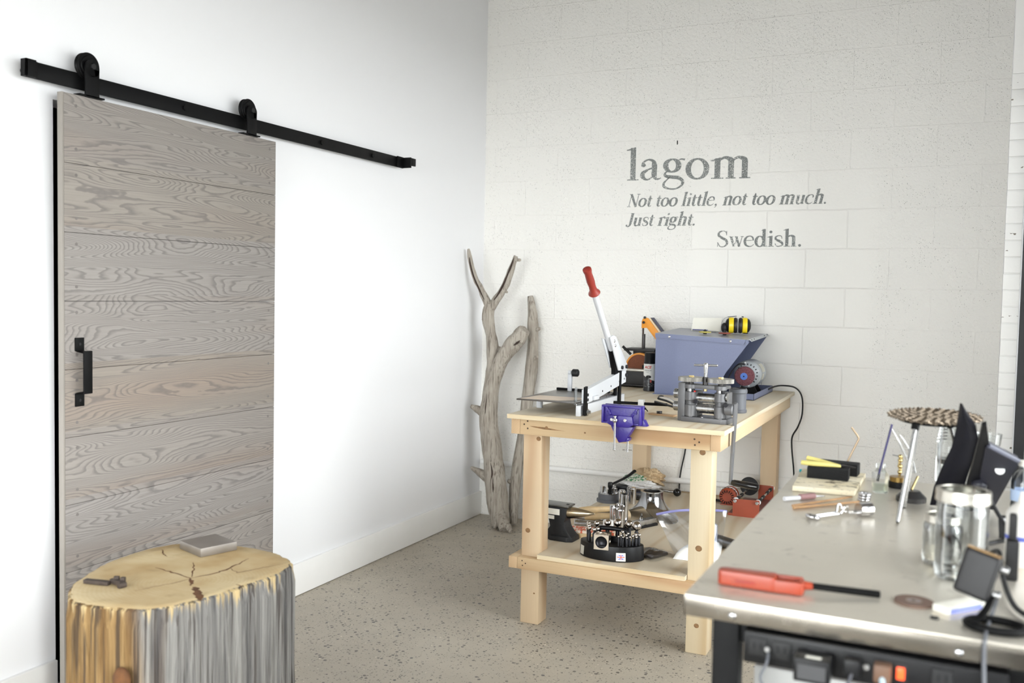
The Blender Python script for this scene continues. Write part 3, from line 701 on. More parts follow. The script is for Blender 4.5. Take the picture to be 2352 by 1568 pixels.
# -- grey pot behind the mill
pot = thing('grey_canister', 'open dark grey plastic canister between the rolling mill and the blue hood', 'canister', (1.795, -1.10, TZ))
M_GPL = simple('dark_grey_plastic', (98, 100, 106), .5, vary=.06, bump=.1, bscale=200)
MB().lathe([(0, 0), (.0365, 0), (.038, .004), (.038, .012), (.0345, .016), (.0345, .082), (.0385, .086), (.0385, .098), (.036, .102), (.033, .102), (.032, .086), (.0315, .01), (0, .008)], 36).build('body', M_GPL, pot)
MB().torus((0, 0, .1025), .034, .0022).build('rim', M_DSTEEL, pot)

# -- blue dust hood, its tray and the polishing motor
hood = thing('dust_hood', 'blue grey sheet metal polishing hood with open right side on the wooden bench', 'dust hood', (1.50, -.32, TZ))
q = lambda x, y, z: (x - 1.50, y + .32, z - TZ)
zL, zR = 1.183, 1.1665
def side(y, name, up=0.0):
    prof = [(1.264, TZ + .0), (1.264, zL + up), (1.724, zR + up), (1.73, zR - .010 + up), (1.618, .998), (1.598, .955), (1.596, .93), (1.60, TZ)]
    b = MB().prism([(x - 1.5, z - TZ) for x, z in prof], 0, .003, M=RX(PI / 2)); b.xf(TR(0, y + .32, 0))
    return b.build(name, M_BLUE, hood)
sd = side(-.552, 'side_panel'); side(-.085, 'side_panel', .0125)
b = MB().poly([q(1.262, -.559, zL + .001), q(1.728, -.559, zR + .001), q(1.728, -.08, zR + .015), q(1.262, -.08, zL + .015)], th=.003); top = b.build('top_panel', simple('blue_grey_hood_top', (150, 152, 162), .4, vary=.05, scale=200), hood)
b = MB().poly([q(1.262, -.5595, zL), q(1.716, -.5595, zR), q(1.704, -.5595, zR - .022), q(1.262, -.5595, zL - .022)], th=.0018)
b.poly([q(1.722, -.5595, zR), q(1.729, -.5595, zR - .012), q(1.722, -.5595, zR - .024), q(1.714, -.5595, zR - .022), q(1.712, -.5595, zR)], th=.0018)
b.build('top_flange', M_BLUE, top)
b = MB().poly([q(1.7285, -.559, zR + .002), q(1.7285, -.08, zR + .016), q(1.742, -.08, zR + .006), q(1.742, -.559, zR - .008)], th=.002); b.build('front_lip', M_GREYPAINT, top)
for y in (-.53, -.47, -.2, -.12): MB().cyl(q(1.736, y, zR - .002 + .0298 * (y + .559)), q(1.738, y, zR + .0005 + .0298 * (y + .559)), .003, seg=10).build('rivet', M_BOLT, top)
MB().box(q(1.264, -.552, TZ), q(1.268, -.085, zL - .002)).build('back_panel', M_BLUE, hood)
for x, z in ((1.335, zL - .015), (1.64, zR - .009)): MB().sphere(q(x, -.5615, z), .0062, scale=(1, .5, 1)).build('screw', M_CHROME, hood)
b = MB().tube([q(1.70, -.50, 1.045), q(1.67, -.50, 1.042), q(1.645, -.50, 1.015), q(1.625, -.50, .975), q(1.622, -.50, .945)], .004, 8, flat=(2.2, .8)); b.build('edge_trim', M_RUBBER, hood)
b = MB().box(q(1.264, -.587, TZ), q(1.766, -.07, TZ + .003)).box(q(1.764, -.587, TZ), q(1.766, -.07, TZ + .031)).box(q(1.61, -.587, TZ), q(1.766, -.585, TZ + .031)).box(q(1.61, -.072, TZ), q(1.766, -.07, TZ + .031))
b.build('base_tray', M_BLUE, hood)
mo = thing('polishing_motor', 'silver electric polishing motor with maroon abrasive wheel in the blue tray', 'motor', (1.69, -.30, TZ + .0035))
mz = .105
body = MB().lathe([(0, -.085), (.030, -.085), (.052, -.078), (.066, -.066), (.069, -.060), (.0665, -.056), (.0665, .062), (.069, .066), (.064, .076), (.04, .085), (0, .086)], 44, 0, TR(0, 0, mz) @ RX(PI / 2) @ RZ(0)).build('motor_body', M_GREYPAINT, mo)
for k in range(13):
    a = R(-45 + k * 19); c, s_ = math.cos(a), math.sin(a)
    MB().cbox((.047 * c, -.0805, mz + .047 * s_), (.014, .004, .005), rot=(0, -a, 0)).build('vent_slot', M_DARK, body)
for a in (20, 100, 190, 280): MB().cyl((.058 * math.cos(R(a)), -.068, mz + .058 * math.sin(R(a))), (.058 * math.cos(R(a)), -.082, mz + .058 * math.sin(R(a))), .0045, seg=10).build('through_bolt', M_STEEL, body)
MB().grid(lambda u, v: (.0672 * math.cos(R(8 + 40 * u)), -.03 + .075 * v, mz + .0672 * math.sin(R(8 + 40 * u))), 8, 2, th=.0006).build('rating_label', M_PAPER, body)
MB().grid(lambda u, v: (.0672 * math.cos(R(-25 + 26 * u)), -.03 + .05 * v, mz + .0672 * math.sin(R(-25 + 26 * u))), 8, 2, th=.0006).build('rating_label', M_PAPER, body)
MB().cyl((0, -.08, mz), (0, -.175, mz), .008, seg=14).build('spindle', M_STEEL, mo)
t = NT('maroon_abrasive_fleece'); n = t.noise(t.co(), 220.0, 3.0); t.set(col=t.ramp(n, [(.3, lin((86, 44, 52))), (.7, lin((130, 82, 88)))]), rough=.95).bump(n, .9, .004); M_MAROON = t.m
whl = MB().lathe([(0, -.017), (.036, -.018), (.046, -.014), (.048, -.008), (.048, .008), (.046, .014), (.036, .018), (0, .017)], 48, 0, TR(.003, -.155, mz - .004) @ RX(PI / 2)).build('abrasive_wheel', M_MAROON, mo)
b = MB().cyl((.003, -.172, mz - .004), (.003, -.1755, mz - .004), .0175, seg=28); b.build('blue_label', simple('blue_wheel_label', (74, 112, 190), .5), whl)
MB().cyl((.003, -.1755, mz - .004), (.003, -.1775, mz - .004), .0035, seg=12).build('arbor_hole', M_DARK, whl)
b = MB().prism([(-.055, 0), (.055, 0), (.055, .004), (.03, .045), (-.03, .045), (-.055, .004)], -.055, -.045, M=RX(PI / 2)).prism([(-.055, 0), (.055, 0), (.055, .004), (.03, .045), (-.03, .045), (-.055, .004)], .045, .055, M=RX(PI / 2)).box((-.058, -.07, 0), (.065, .07, .005), bev=.001).box((-.02, -.05, .02), (.02, .05, .038))
b.build('cradle', M_BLACKM, mo)
for x, y in ((.055, -.055), (.055, .03)): MB().lathe([(0, 0), (.009, 0), (.009, .006), (.005, .007), (.005, .013), (0, .013)], 12, 0, TR(x, y, .005)).build('bolt', M_CHROME, mo)
# cord from the motor over the bench end
c = MB().tube([(1.745, -.24, .888), (1.79, -.16, .912), (1.83, -.10, .915), (1.885, -.085, .905), (1.918, -.08, .86), (1.922, -.075, .77), (1.902, -.07, .70), (1.874, -.06, .645), (1.872, -.05, .58), (1.885, -.045, .46), (1.885, -.04, .38), (1.86, -.05, .28), (1.87, -.06, .12), (1.92, -.05, .012)], .0042, 10)
tag(c.build('electric_cable', M_RUBBER), 'black power cord hanging over the right end of the wooden bench', 'cord')
c = MB().tube([(1.29, -.0093, .80), (1.295, -.0095, .66), (1.291, -.0093, .52), (1.27, -.0095, .40), (1.262, -.0095, .31), (1.27, -.0095, .21)], .004, 10)
tag(c.build('electric_cable', M_RUBBER), 'black power cord hanging down the wall behind the lower shelf', 'cord')

# things on top of the hood: paper card, ear muffs, two small wheels
zt_ = lambda x, y: zL + (zR - zL) * (x - 1.262) / (1.728 - 1.262) + .0044 + .0292 * (y + .559)
cd = thing('folded_card', 'folded blank white card standing on the blue hood left of the ear muffs', 'card', (1.43, -.21, zt_(1.43, -.21)), R(-4))
b = MB().poly([(-.075, 0, 0), (.075, .01, -.003), (.08, .028, .070), (-.073, .022, .066)], th=.0008).poly([(-.075, 0, 0.0), (-.055, -.03, .0012), (.06, -.025, .0012), (.075, .01, -.002)], th=.0008); b.build('card', M_PAPER, cd)
MB().cyl((-.065, -.012, .004), (.02, -.022, .004), .0028, seg=10).build('blue_pencil', simple('blue_pencil_paint', (60, 66, 130), .5), cd)
def small_wheel(x, y, m, lab, r=.031):
    t_ = thing('buffing_disc', lab, 'wheel', (x, y, zt_(x, y)), 0, 'small wheels on the blue hood')
    MB().lathe([(0, .007), (r - .003, .0065), (r, .009), (r - .002, .0125), (.012, .0145), (0, .0145)], 32).build('disc', m, t_)
    MB().lathe([(0, 0), (.009, 0), (.010, .007), (0, .0072)], 16).build('backing_nut', M_BLACKP, t_)
    MB().lathe([(0, .0145), (.009, .0145), (.008, .018), (.004, .019), (.003, .024), (0, .0245)], 14).build('arbor', M_BLACKP, t_)
small_wheel(1.485, -.44, simple('yellow_felt', (190, 178, 96), .9, vary=.15, scale=90), 'yellow bristle wheel lying flat on the blue hood under the card')
small_wheel(1.58, -.42, simple('rust_felt', (140, 74, 62), .9, vary=.15, scale=90), 'rust brown wheel lying flat on the blue hood before the ear muffs')
em = thing('ear_muffs', 'yellow and black ear muffs lying on top of the blue hood', 'ear muffs', (1.608, -.24, zt_(1.608, -.24)), R(14))
M_YEL = simple('yellow_plastic', (244, 214, 36), .35, vary=.04)
for sgn, cx in ((-1, -.029), (1, .029)):
    Mq = TR(cx, 0, .0475) @ RY(sgn * PI / 2) @ RX(R(sgn * 0))
    MB().lathe([(0, .046), (.016, .044), (.030, .036), (.037, .024)], 36, 0, Mq, sy=.9, sx=1.18, cap=(False, False)).build('shell', M_BLACKP, em)
    MB().lathe([(.037, .024), (.0395, .018), (.0395, -.002), (.036, -.004)], 36, 0, Mq, sy=.9, sx=1.18).build('yellow_band', M_YEL, em)
    MB().lathe([(.02, -.004), (.034, -.004), (.039, -.010), (.039, -.018), (.034, -.026), (.02, -.026)], 36, 0, Mq, sy=.9, sx=1.18, closed=True).build('cushion', simple('black_cushion_vinyl', (34, 30, 30), .45), em)
b = MB()
for i, (dy, dz) in enumerate(((-.006, .004), (.004, .004), (-.006, -.008), (.004, -.008))): b.cbox((.0725, dy, .052 + dz), (.0012, .006, .008))
b.build('white_print', M_PAPER, em)
b = MB().tube([(-.06, .0, .095), (-.08, .0, .085), (-.092, 0, .06), (-.088, 0, .02), (-.06, .005, .006), (.02, .02, .004)], .0012, 6); b.build('wire_bow', M_STEEL, em)
MB().cbox((-.035, 0, .0985), (.052, .006, .004), rot=(0, -.12, 0), bev=.001).build('clip', M_BLACKP, em)
MB().cbox((.025, 0, .098), (.012, .008, .006), bev=.001).build('pivot', M_BLACKP, em)
MB().sphere((-.078, .0, .032), .026, scale=(.75, 1.2, 1.15)).build('headband', M_RUBBER, em)
MB().tube([(.03, -.03, .004), (.045, -.034, .003), (.056, -.03, .003)], .0025, 8).build('lower_arm', M_BLACKP, em)

em.scale = (.88, .88, .88)
# -- spray can
can = thing('spray_can', 'black and white spray paint can squeezed beside the blue hood', 'spray can', (1.2015, -.44, TZ))
def m_can():
    t = NT('spray_can_print'); s = t.n('SeparateXYZ', {0: t.co()}); z = s.outputs[2]
    wave = t.math('ADD', z, t.math('MULTIPLY', s.outputs[0], .5))
    dark = t.math('LESS_THAN', wave, .068)
    lines = t.math('MULTIPLY', t.math('GREATER_THAN', t.math('SINE', t.math('MULTIPLY', z, 1100.0)), .2), t.math('GREATER_THAN', t.noise(t.co(), 160.0, 1.0), .5))
    inz = t.math('MULTIPLY', t.math('GREATER_THAN', z, .02), t.math('LESS_THAN', z, .055))
    c = t.mix(dark, lin((232, 232, 228)), lin((30, 30, 34)))
    c = t.mix(t.math('MULTIPLY', t.math('MULTIPLY', lines, inz), .6), c, lin((150, 150, 150)))
    t.set(col=c, rough=.3)
    return t.m
MB().lathe([(0, 0), (.029, 0), (.031, .003), (.0305, .008), (.0305, .142), (.027, .147), (0, .148)], 36).build('can_body', m_can(), can)
MB().lathe([(.0308, .141), (.0308, .146), (.029, .150), (.0275, .195), (.026, .198), (0, .198)], 32).build('cap', M_BLACKP, can)
b = MB(); rad = .0312
def wrap(z0, th0):
    return lambda v: ((rad) * math.sin(v.x / rad + th0), -(rad) * math.cos(v.x / rad + th0), z0 + v.y)
text_poly('ACE', .019, wrap(.118, -.05), b, 0, .25, .0006); b.build('red_lettering', simple('red_print', (196, 40, 36), .4), can)
b = MB(); text_poly('PREMIUM', .0095, wrap(.104, -.02), b, 0); text_poly('ENAMEL', .005, wrap(.0965, -.1), b, 0); b.build('grey_lettering', simple('grey_print', (110, 108, 106), .4), can)
b = MB().grid(lambda u, v: ((rad) * math.sin(.12 + (u - .5) * .9 * math.sqrt(max(0, 1 - (2 * v - 1) ** 2))), -(rad) * math.cos(.12 + (u - .5) * .9 * math.sqrt(max(0, 1 - (2 * v - 1) ** 2))), .066 + v * .017), 8, 10); b.build('black_oval', M_BLACKP, can)
b = MB().grid(lambda u, v: ((rad) * math.sin(.42 + .22 * u), -(rad) * math.cos(.42 + .22 * u), .045 + v * .014), 4, 2); b.build('colour_swatch', simple('swatch_print', (200, 90, 80), .4), can)

# -- belt and disc sander
sd_ = thing('belt_disc_sander', 'orange and black belt and disc sander between shear lever and blue hood', 'sander', (1.105, -.20, TZ))
ox = lambda x, y, z: (x - 1.105, y + .20, z - TZ)
M_SBLK = simple('black_sander_housing', (36, 34, 34), .5, vary=.1, bump=.12, bscale=250)
MB().box(ox(.985, -.24, TZ + .012), ox(1.22, -.09, TZ + .085), bev=.003).build('housing', M_SBLK, sd_)
MB().box(ox(.985, -.312, TZ + .0145), ox(1.205, -.2505, TZ + .0865), bev=.002).build('dust_shroud', M_SBLK, sd_)
MB().box(ox(.972, -.318, TZ + .006), ox(1.225, -.085, TZ + .014), bev=.002).build('base_plate', M_DSTEEL, sd_)
for x in (.985, 1.20):
    for y in (-.30, -.1): MB().cyl(ox(x, y, TZ), ox(x, y, TZ + .007), .012, seg=14).build('foot', M_RUBBER, sd_)
MB().box(ox(.973, -.315, TZ + .087), ox(1.20, -.245, TZ + .098), bev=.0015).build('work_table', simple('pale_aluminium', (196, 192, 182), .35, .6), sd_)
c0 = ox(1.083, -.242, TZ + .105)
MB().ring((c0[0], c0[1] + .03, c0[2]), (c0[0], c0[1] - .003, c0[2]), .077, .068, 56).build('disc_guard', M_ORANGE, sd_)
t = NT('brown_sandpaper'); n = t.noise(t.co(), 420.0, 2.0); s = t.n('SeparateXYZ', {0: t.co(loc=(-c0[0], 0, -c0[2]))})
rr = t.math('POWER', t.math('ADD', t.math('POWER', s.outputs[0], 2.0), t.math('POWER', s.outputs[2], 2.0)), .5)
t.set(col=t.mix(t.math('MULTIPLY', t.math('ADD', t.math('SINE', t.math('MULTIPLY', rr, 700.0)), 1.0), .03), t.ramp(n, [(.3, lin((112, 64, 44))), (.7, lin((138, 84, 60)))]), lin((170, 120, 96))), rough=.9)
MB().cyl((c0[0], c0[1] + .02, c0[2]), c0, .068, seg=56).build('sanding_disc', t.m, sd_)
MB().box(ox(1.105, -.262, TZ + .098), ox(1.15, -.248, TZ + .118), bev=.003).build('mitre_gauge', M_BLACKP, sd_)
MB().box(ox(.985, -.22, TZ + .190), ox(1.16, -.09, TZ + .203), bev=.002).build('belt_table', M_SBLK, sd_)
MB().cyl(ox(.99, -.255, TZ + .215), ox(1.035, -.245, TZ + .172), .0075, seg=12).build('table_lever', M_BLACKP, sd_)
MB().box(ox(1.02, -.16, TZ + .08), ox(1.14, -.1, TZ + .192)).build('upright', M_SBLK, sd_)
b = MB().box(ox(1.081, -.20, TZ + .203), ox(1.083, -.17, TZ + .355)); b.build('sanding_belt', simple('grey_brown_belt', (104, 92, 84), .8), sd_)
MB().box(ox(1.084, -.2, TZ + .203), ox(1.092, -.17, TZ + .283), bev=.001).build('belt_platen', M_DSTEEL, sd_)
arm = [(1.078, .315), (1.078, .352), (1.084, .368), (1.098, .374), (1.115, .370), (1.256, .197), (1.256, .115), (1.215, .19), (1.108, .318)]
b = MB().prism([(x - 1.105, z) for x, z in arm], 0, .02, M=RX(PI / 2), bev=.002); b.xf(TR(0, .2 - .185, 0)); armo = b.build('belt_arm', M_ORANGE, sd_)
b = MB().prism([(1.118 - 1.105, .368), (1.126 - 1.105, .372), (1.256 - 1.105, .214), (1.256 - 1.105, .198)], -.03, .018, M=RX(PI / 2)); b.xf(TR(0, .2 - .185, 0)); b.build('arm_cover', simple('pale_orange_edge', (232, 206, 170), .5), armo)
b = MB().prism([(1.127 - 1.105, .3735), (1.133 - 1.105, .3735), (1.257 - 1.105, .223), (1.256 - 1.105, .216)], -.035, .015, M=RX(PI / 2)); b.xf(TR(0, .2 - .185, 0)); b.build('return_belt', simple('slate_belt', (84, 84, 98), .8), armo)
for x, z in ((1.097, .374), (1.091, .347)): MB().cyl(ox(x, -.203, TZ + z), ox(x, -.213, TZ + z), .0075, seg=8, bev=.001).build('bolt', M_BOLT, armo)
# ------------------------------------------------------------------ things on the lower shelf
def aloc(x, y, z=SZ): return (x, y, z)
M_ANVIL = simple('black_anvil_paint', (30, 30, 32), .55, .3, vary=.25, scale=40, bump=.2, bscale=120)
av = thing('anvil', 'small black anvil with bright pointed horn behind the left bench leg', 'anvil', (1.115, -1.375, SZ), R(-3))
b = MB()
b.prism([(-.085, 0), (.055, 0), (.055, .020), (.040, .035), (.022, .06), (.016, .085), (.024, .102), (.024, .146), (-.115, .150), (-.115, .125), (-.06, .10), (-.05, .06), (-.07, .032), (-.085, .018)], -.035, .035, M=RX(PI / 2), bev=.004)
b.build('body', M_ANVIL, av)
b = MB().prism([(-.05, -.045), (.035, -.045), (.058, -.03), (.058, .045), (-.05, .045)], 0, .022, bev=.004, taper=.93); b.build('foot', M_ANVIL, av)
b = MB().prism([(-.12, -.036), (.036, -.036), (.036, .036), (-.12, .036)], .148, .156, bev=.0015); b.build('steel_face', simple('worn_anvil_face', (120, 120, 118), .35, .9, vary=.2, scale=30), av)
b = MB().cbox((.018, .0, .1563), (.012, .012, .0012)); b.build('hardy_hole', M_DARK, av)
Mh = TR(.026, 0, .122) @ RY(PI / 2 + R(-4))
b = MB().lathe([(.028, -.005), (.027, .01), (.022, .045), (.012, .09), (.004, .118), (0, .121)], 28, 0, Mh, sx=.95)
t = NT('polished_horn'); s = t.n('SeparateXYZ', {0: t.co()}); n = t.noise(t.co(), 30.0, 3.0)
t.set(col=t.ramp(t.math('ADD', s.outputs[2], t.math('MULTIPLY', n, .012)), [(.112, lin((40, 40, 42))), (.128, lin((190, 176, 150)))]), metal=.9, rough=.25)
b.build('horn', t.m, av)
for z0, z1, x0, x1 in ((.112, .138, -.07, -.005), (.092, .108, -.07, -.03)):
    MB().box((x0, -.0358, z0), (x1, -.0351, z1)).build('paper_label', M_PAPER, av)

# doming block set: kidney stand, cube, punches
dm = thing('doming_punch_stand', 'black half moon stand holding ball punches on the lower shelf front', 'punch stand', (1.388, -1.53, SZ), R(3))
outl = []
for k in range(25):
    a = PI + PI * k / 24; outl.append((.136 * math.cos(a), .012 + .092 * math.sin(a)))
for k in range(1, 12):
    a = PI * k / 12; outl.append((.136 * math.cos(a), .012 + .050 * math.sin(a)))
MB().prism(outl, 0, .062, bev=.006, taper=.97).build('stand_body', M_BLACKP, dm)
h = MB().tube([(-.058, .012, .06), (-.058, .012, .098), (-.045, .012, .112), (.045, .012, .112), (.062, .012, .098), (.062, .012, .06)], .0095, 12, flat=(1, 1)); h.build('carry_handle', M_BLACKP, dm)
MB().box((-.06, .006, .06), (.064, .018, .082)).build('handle_web', M_BLACKP, dm)
sb = MB().grid(lambda u, v: (.1368 * (1 - .03 * (.008 + v * .036) / .062) * math.cos(PI + R(24 + 17 * u)), .012 + .0928 * (1 - .03 * (.008 + v * .036) / .062) * math.sin(PI + R(24 + 17 * u)), .008 + v * .036), 6, 2, th=.0004); sb.build('white_sticker', M_PAPER, dm)
def fp(u, v, off=0.0):
    a = PI + R(108 + 17 * u); z = .006 + v * .033; k = 1 - .03 * z / .062
    return ((.1370 + off) * k * math.cos(a), .012 + (.0932 + off) * k * math.sin(a), z)
fl = MB().grid(lambda u, v: fp(u, v, 0), 6, 2); fl.build('flag_sticker', M_PAPER, dm)

def fstrip(u0, v0, u1, v1, w, m, nm, off):
    du, dv = u1 - u0, v1 - v0; l = math.hypot(du, dv); nx, ny = -dv / l * w, du / l * w
    b = MB().grid(lambda p_, q_: fp(u0 + du * p_ + nx * (q_ - .5), v0 + dv * p_ + ny * (q_ - .5), off), 6, 1); b.build(nm, m, dm)
MFB = simple('flag_blue', (84, 96, 200), .6); MFR = simple('flag_red', (200, 50, 44), .6)
for (u0, v0) in ((.12, .30), (.12, .68), (.88, .30), (.88, .68)):
    fstrip(u0, v0 + .0, .5, v0, .16, MFB, 'flag_blue_field', .0002)
for a_, b_, c_, d_ in ((.1, .25, .9, .75), (.1, .75, .9, .25)): fstrip(a_, b_, c_, d_, .07, M_PAPER, 'flag_white_saltire', .0004)
fstrip(.1, .5, .9, .5, .17, M_PAPER, 'flag_white_cross', .0006); fstrip(.5, .2, .5, .8, .12, M_PAPER, 'flag_white_cross', .0006)
fstrip(.1, .5, .9, .5, .09, MFR, 'flag_red_cross', .0008); fstrip(.5, .2, .5, .8, .07, MFR, 'flag_red_cross', .0008)
def lp(k, y0=.0): return k
# the cube is lifted out by hand: a thing of its own
def dm_w(x, y, z):
    c, s_ = math.cos(R(3)), math.sin(R(3)); return (1.388 + c * x - s_ * y, -1.53 + s_ * x + c * y, SZ + z)
cube = thing('dapping_cube', 'bright steel cube with round hollows in the middle of the punch stand', 'dapping block', dm_w(-.022, -.052, .046), R(8))
CS = .060
b = bmesh.new(); bmesh.ops.create_cube(b, size=CS); me = bpy.data.meshes.new('c'); b.to_mesh(me); b.free(); bpy.data.meshes.remove(me)
def face_with_dish(mb, M, r, S=CS / 2, dep=.6, dark=None):
    n = 32; bm = bmesh.new(); ringO = []
    for k in range(n):
        a = 2 * PI * k / n; cx, cy = math.cos(a), math.sin(a); q_ = S / max(abs(cx), abs(cy)); ringO.append(bm.verts.new((cx * q_, cy * q_, S)))
    rings = [ringO]
    for t_ in (1.0, .9, .7, .4): rings.append([bm.verts.new((r * t_ * math.cos(2 * PI * k / n), r * t_ * math.sin(2 * PI * k / n), S - r * dep * math.sqrt(max(0, 1 - t_ * t_)))) for k in range(n)])
    c_ = bm.verts.new((0, 0, S - r * dep))
    for A, B in zip(rings, rings[1:]):
        for k in range(n): bm.faces.new((A[k], A[(k + 1) % n], B[(k + 1) % n], B[k]))
    for k in range(n): bm.faces.new((rings[-1][k], rings[-1][(k + 1) % n], c_))
    for f in bm.faces: f.material_index = 1 if dark and min(v.co.z for v in f.verts) < S - 1e-5 else 0
    me = bpy.data.meshes.new('t'); bmesh.ops.transform(bm, matrix=M, verts=bm.verts); bm.to_mesh(me); bm.free(); mb.bm.from_mesh(me); bpy.data.meshes.remove(me)
b = MB()
T0 = TR(0, 0, CS / 2)
for M_, r in ((RX(PI / 2), .0245), (Matrix.Identity(4), .017), (RY(PI / 2), .012), (RY(-PI / 2), .014), (RX(-PI / 2), .015), (RX(PI), .001)): face_with_dish(b, T0 @ M_, r, dark=(M_ == RX(PI / 2)))
bmesh.ops.remove_doubles(b.bm, verts=b.bm.verts, dist=.0002)
b.build('cube', [simple('nickel_steel', (196, 184, 168), .2, 1.0, vary=.06), M_BOLT], cube)
for x, y in ((-.023, -.023), (.023, -.023), (-.023, .023), (.023, .023)): MB().sphere((x, y, CS - .0008), .005, scale=(1, 1, .3), seg=12).build('corner_hollow', M_CHROME, cube)
# punches: ball heads on black shanks
def punch_proto(rb, h, name='ball'):
    return rb, h
punches = [(-.108, .030, .0098, .052), (-.098, .000, .0098, .050), (-.088, -.024, .0095, .047), (-.072, .028, .0120, .055), (-.064, -.036, .0085, .047), (-.055, -.012, .0085, .045),
           (-.030, .042, .0150, .058), (.012, .046, .0180, .060), (.062, .040, .0165, .062), (.098, .022, .0195, .060),
           (.052, -.022, .0070, .047), (.052, -.043, .0050, .038), (.044, -.054, .0044, .036), (.063, -.056, .0038, .036), (.071, -.036, .0052, .040), (.078, -.052, .0042, .034), (.074, -.018, .0058, .042), (.086, -.034, .0046, .034), (.094, -.020, .0062, .035), (.102, -.004, .0080, .036), (.108, -.018, .0058, .032), (.116, -.002, .0066, .038)]
M_BALL = simple('mirror_steel_ball', (206, 200, 194), .12, 1.0, vary=.05)
nl = ['big', 'small']
punches.sort(key=lambda q_: q_[0])
ranks = ['leftmost', 'second from left', 'third from left', 'fourth from left', 'fifth from left', 'sixth from left', 'seventh from left', 'eighth from left', 'ninth from left', 'tenth from left', 'eleventh from left', 'twelfth from left', 'thirteenth from left', 'fourteenth from left', 'fifteenth from left', 'sixteenth from left', 'seventeenth from left', 'sixth from right', 'fifth from right', 'fourth from right', 'third from right', 'second from right', 'rightmost']
for i, (x, y, rb, hh) in enumerate(punches):
    size = 'large' if rb > .014 else 'medium' if rb > .0084 else 'small' if rb > .006 else 'tiny'
    rk = ranks[i] if i < 11 else ['eleventh from right', 'tenth from right', 'ninth from right', 'eighth from right', 'seventh from right', 'sixth from right', 'fifth from right', 'fourth from right', 'third from right', 'second from right', 'rightmost'][i - 11]
    pn = thing('ball_punch', size + ' ball headed steel punch in black stand, ' + rk, 'punch', dm_w(x, y, .0622), 0, 'ball punches in the black stand')
    rs = max(rb * .78, .0035) if rb < .012 else .0085
    MB().lathe([(0, 0), (rs, 0), (rs, hh * .72), (rs * .62, hh * .82), (rs * .5, hh * .9), (0, hh * .9)], 14).build('shank', M_BOLT, pn)
    MB().sphere((0, 0, hh + rb * .5), rb, seg=20).build('ball_head', M_BALL, pn)

# hammers and mallets lying behind the anvil
M_HICK = simple('hickory_handle', (214, 186, 142), .5, vary=.1, scale=30)
def hammer(name, lab, cat, p, q_, r, head_c, head_p, head_q, hr, hm, flat=(1, 1.3)):
    t_ = thing(name, lab, cat, p)
    l = lambda a: tuple(a[i] - p[i] for i in range(3))
    mid_ = [(p[i] + q_[i]) / 2 for i in range(3)]
    MB().tube([l(p), l([p[i] * .75 + q_[i] * .25 for i in range(3)]), l(mid_), l(q_)], [r, r * 1.25, r * .95, r * .8], 12, flat=flat).build('handle', M_HICK, t_)
    MB().cyl(l(head_p), l(head_q), hr, seg=22, bev=hr * .2).build('head', hm, t_)
M_RAW = simple('rawhide', (190, 168, 136), .75, vary=.15, scale=60)
hammer('rawhide_mallet', 'rawhide mallet with pale wood handle behind the anvil horn', 'mallet', (1.09, -1.05, SZ + .030), (1.245, -.975, SZ + .036), .0115, None, (1.232, -1.005, SZ + .035), (1.262, -.935, SZ + .035), .026, M_RAW)
hammer('chasing_hammer', 'pale wooden hammer handle lying furthest back among the tools', 'hammer', (1.01, -.92, SZ + .022), (1.165, -.80, SZ + .026), .0115, None, (1.150, -.825, SZ + .026), (1.178, -.77, SZ + .026), .018, M_DSTEEL)
def rod_thing(name, lab, cat, p, q_, r0, r1, m, seg=16, extra=None):
    t_ = MB().cyl((0, 0, 0), tuple(q_[i] - p[i] for i in range(3)), r0, r1, seg, bev=min(r0, r1) * .2).build(name, m); t_.location = p
    return tag(t_, lab, cat)
rod_thing('ring_mandrel', 'tapered shiny steel mandrel lying in front of the rawhide mallet', 'mandrel', (1.08, -1.16, SZ + .0205), (1.215, -1.105, SZ + .0145), .020, .014, M_STEEL)
rod_thing('forming_stake', 'dark steel bar lying behind the anvil top', 'stake', (1.015, -.80, SZ + .010), (1.19, -.77, SZ + .0085), .010, .008, M_DSTEEL)
rod_thing('steel_file', 'thin grey steel rod lying under the pale hammer handle', 'file', (1.02, -1.0, SZ + .008), (1.22, -.965, SZ + .007), .008, .007, M_STEEL)
bk = thing('red_printed_box', 'flat tan box with red printed lid lying behind the punch stand', 'box', (1.17, -1.27, SZ), R(12))
def m_print():
    t = NT('red_printed_card'); n = t.noise(t.co(scale=(60, 30, 30)), 1.0, 2.0)
    t.set(col=t.ramp(n, [(.48, lin((206, 96, 62))), (.52, lin((226, 208, 190)))], 'CONSTANT'), rough=.6); return t.m
MB().box((-.10, -.045, 0), (.14, .045, .020), bev=.001).build('tray', simple('tan_card', (196, 168, 128), .7), bk)
MB().box((-.10, -.0455, .0202), (.14, .0455, .030), bev=.001).build('lid', m_print(), bk)

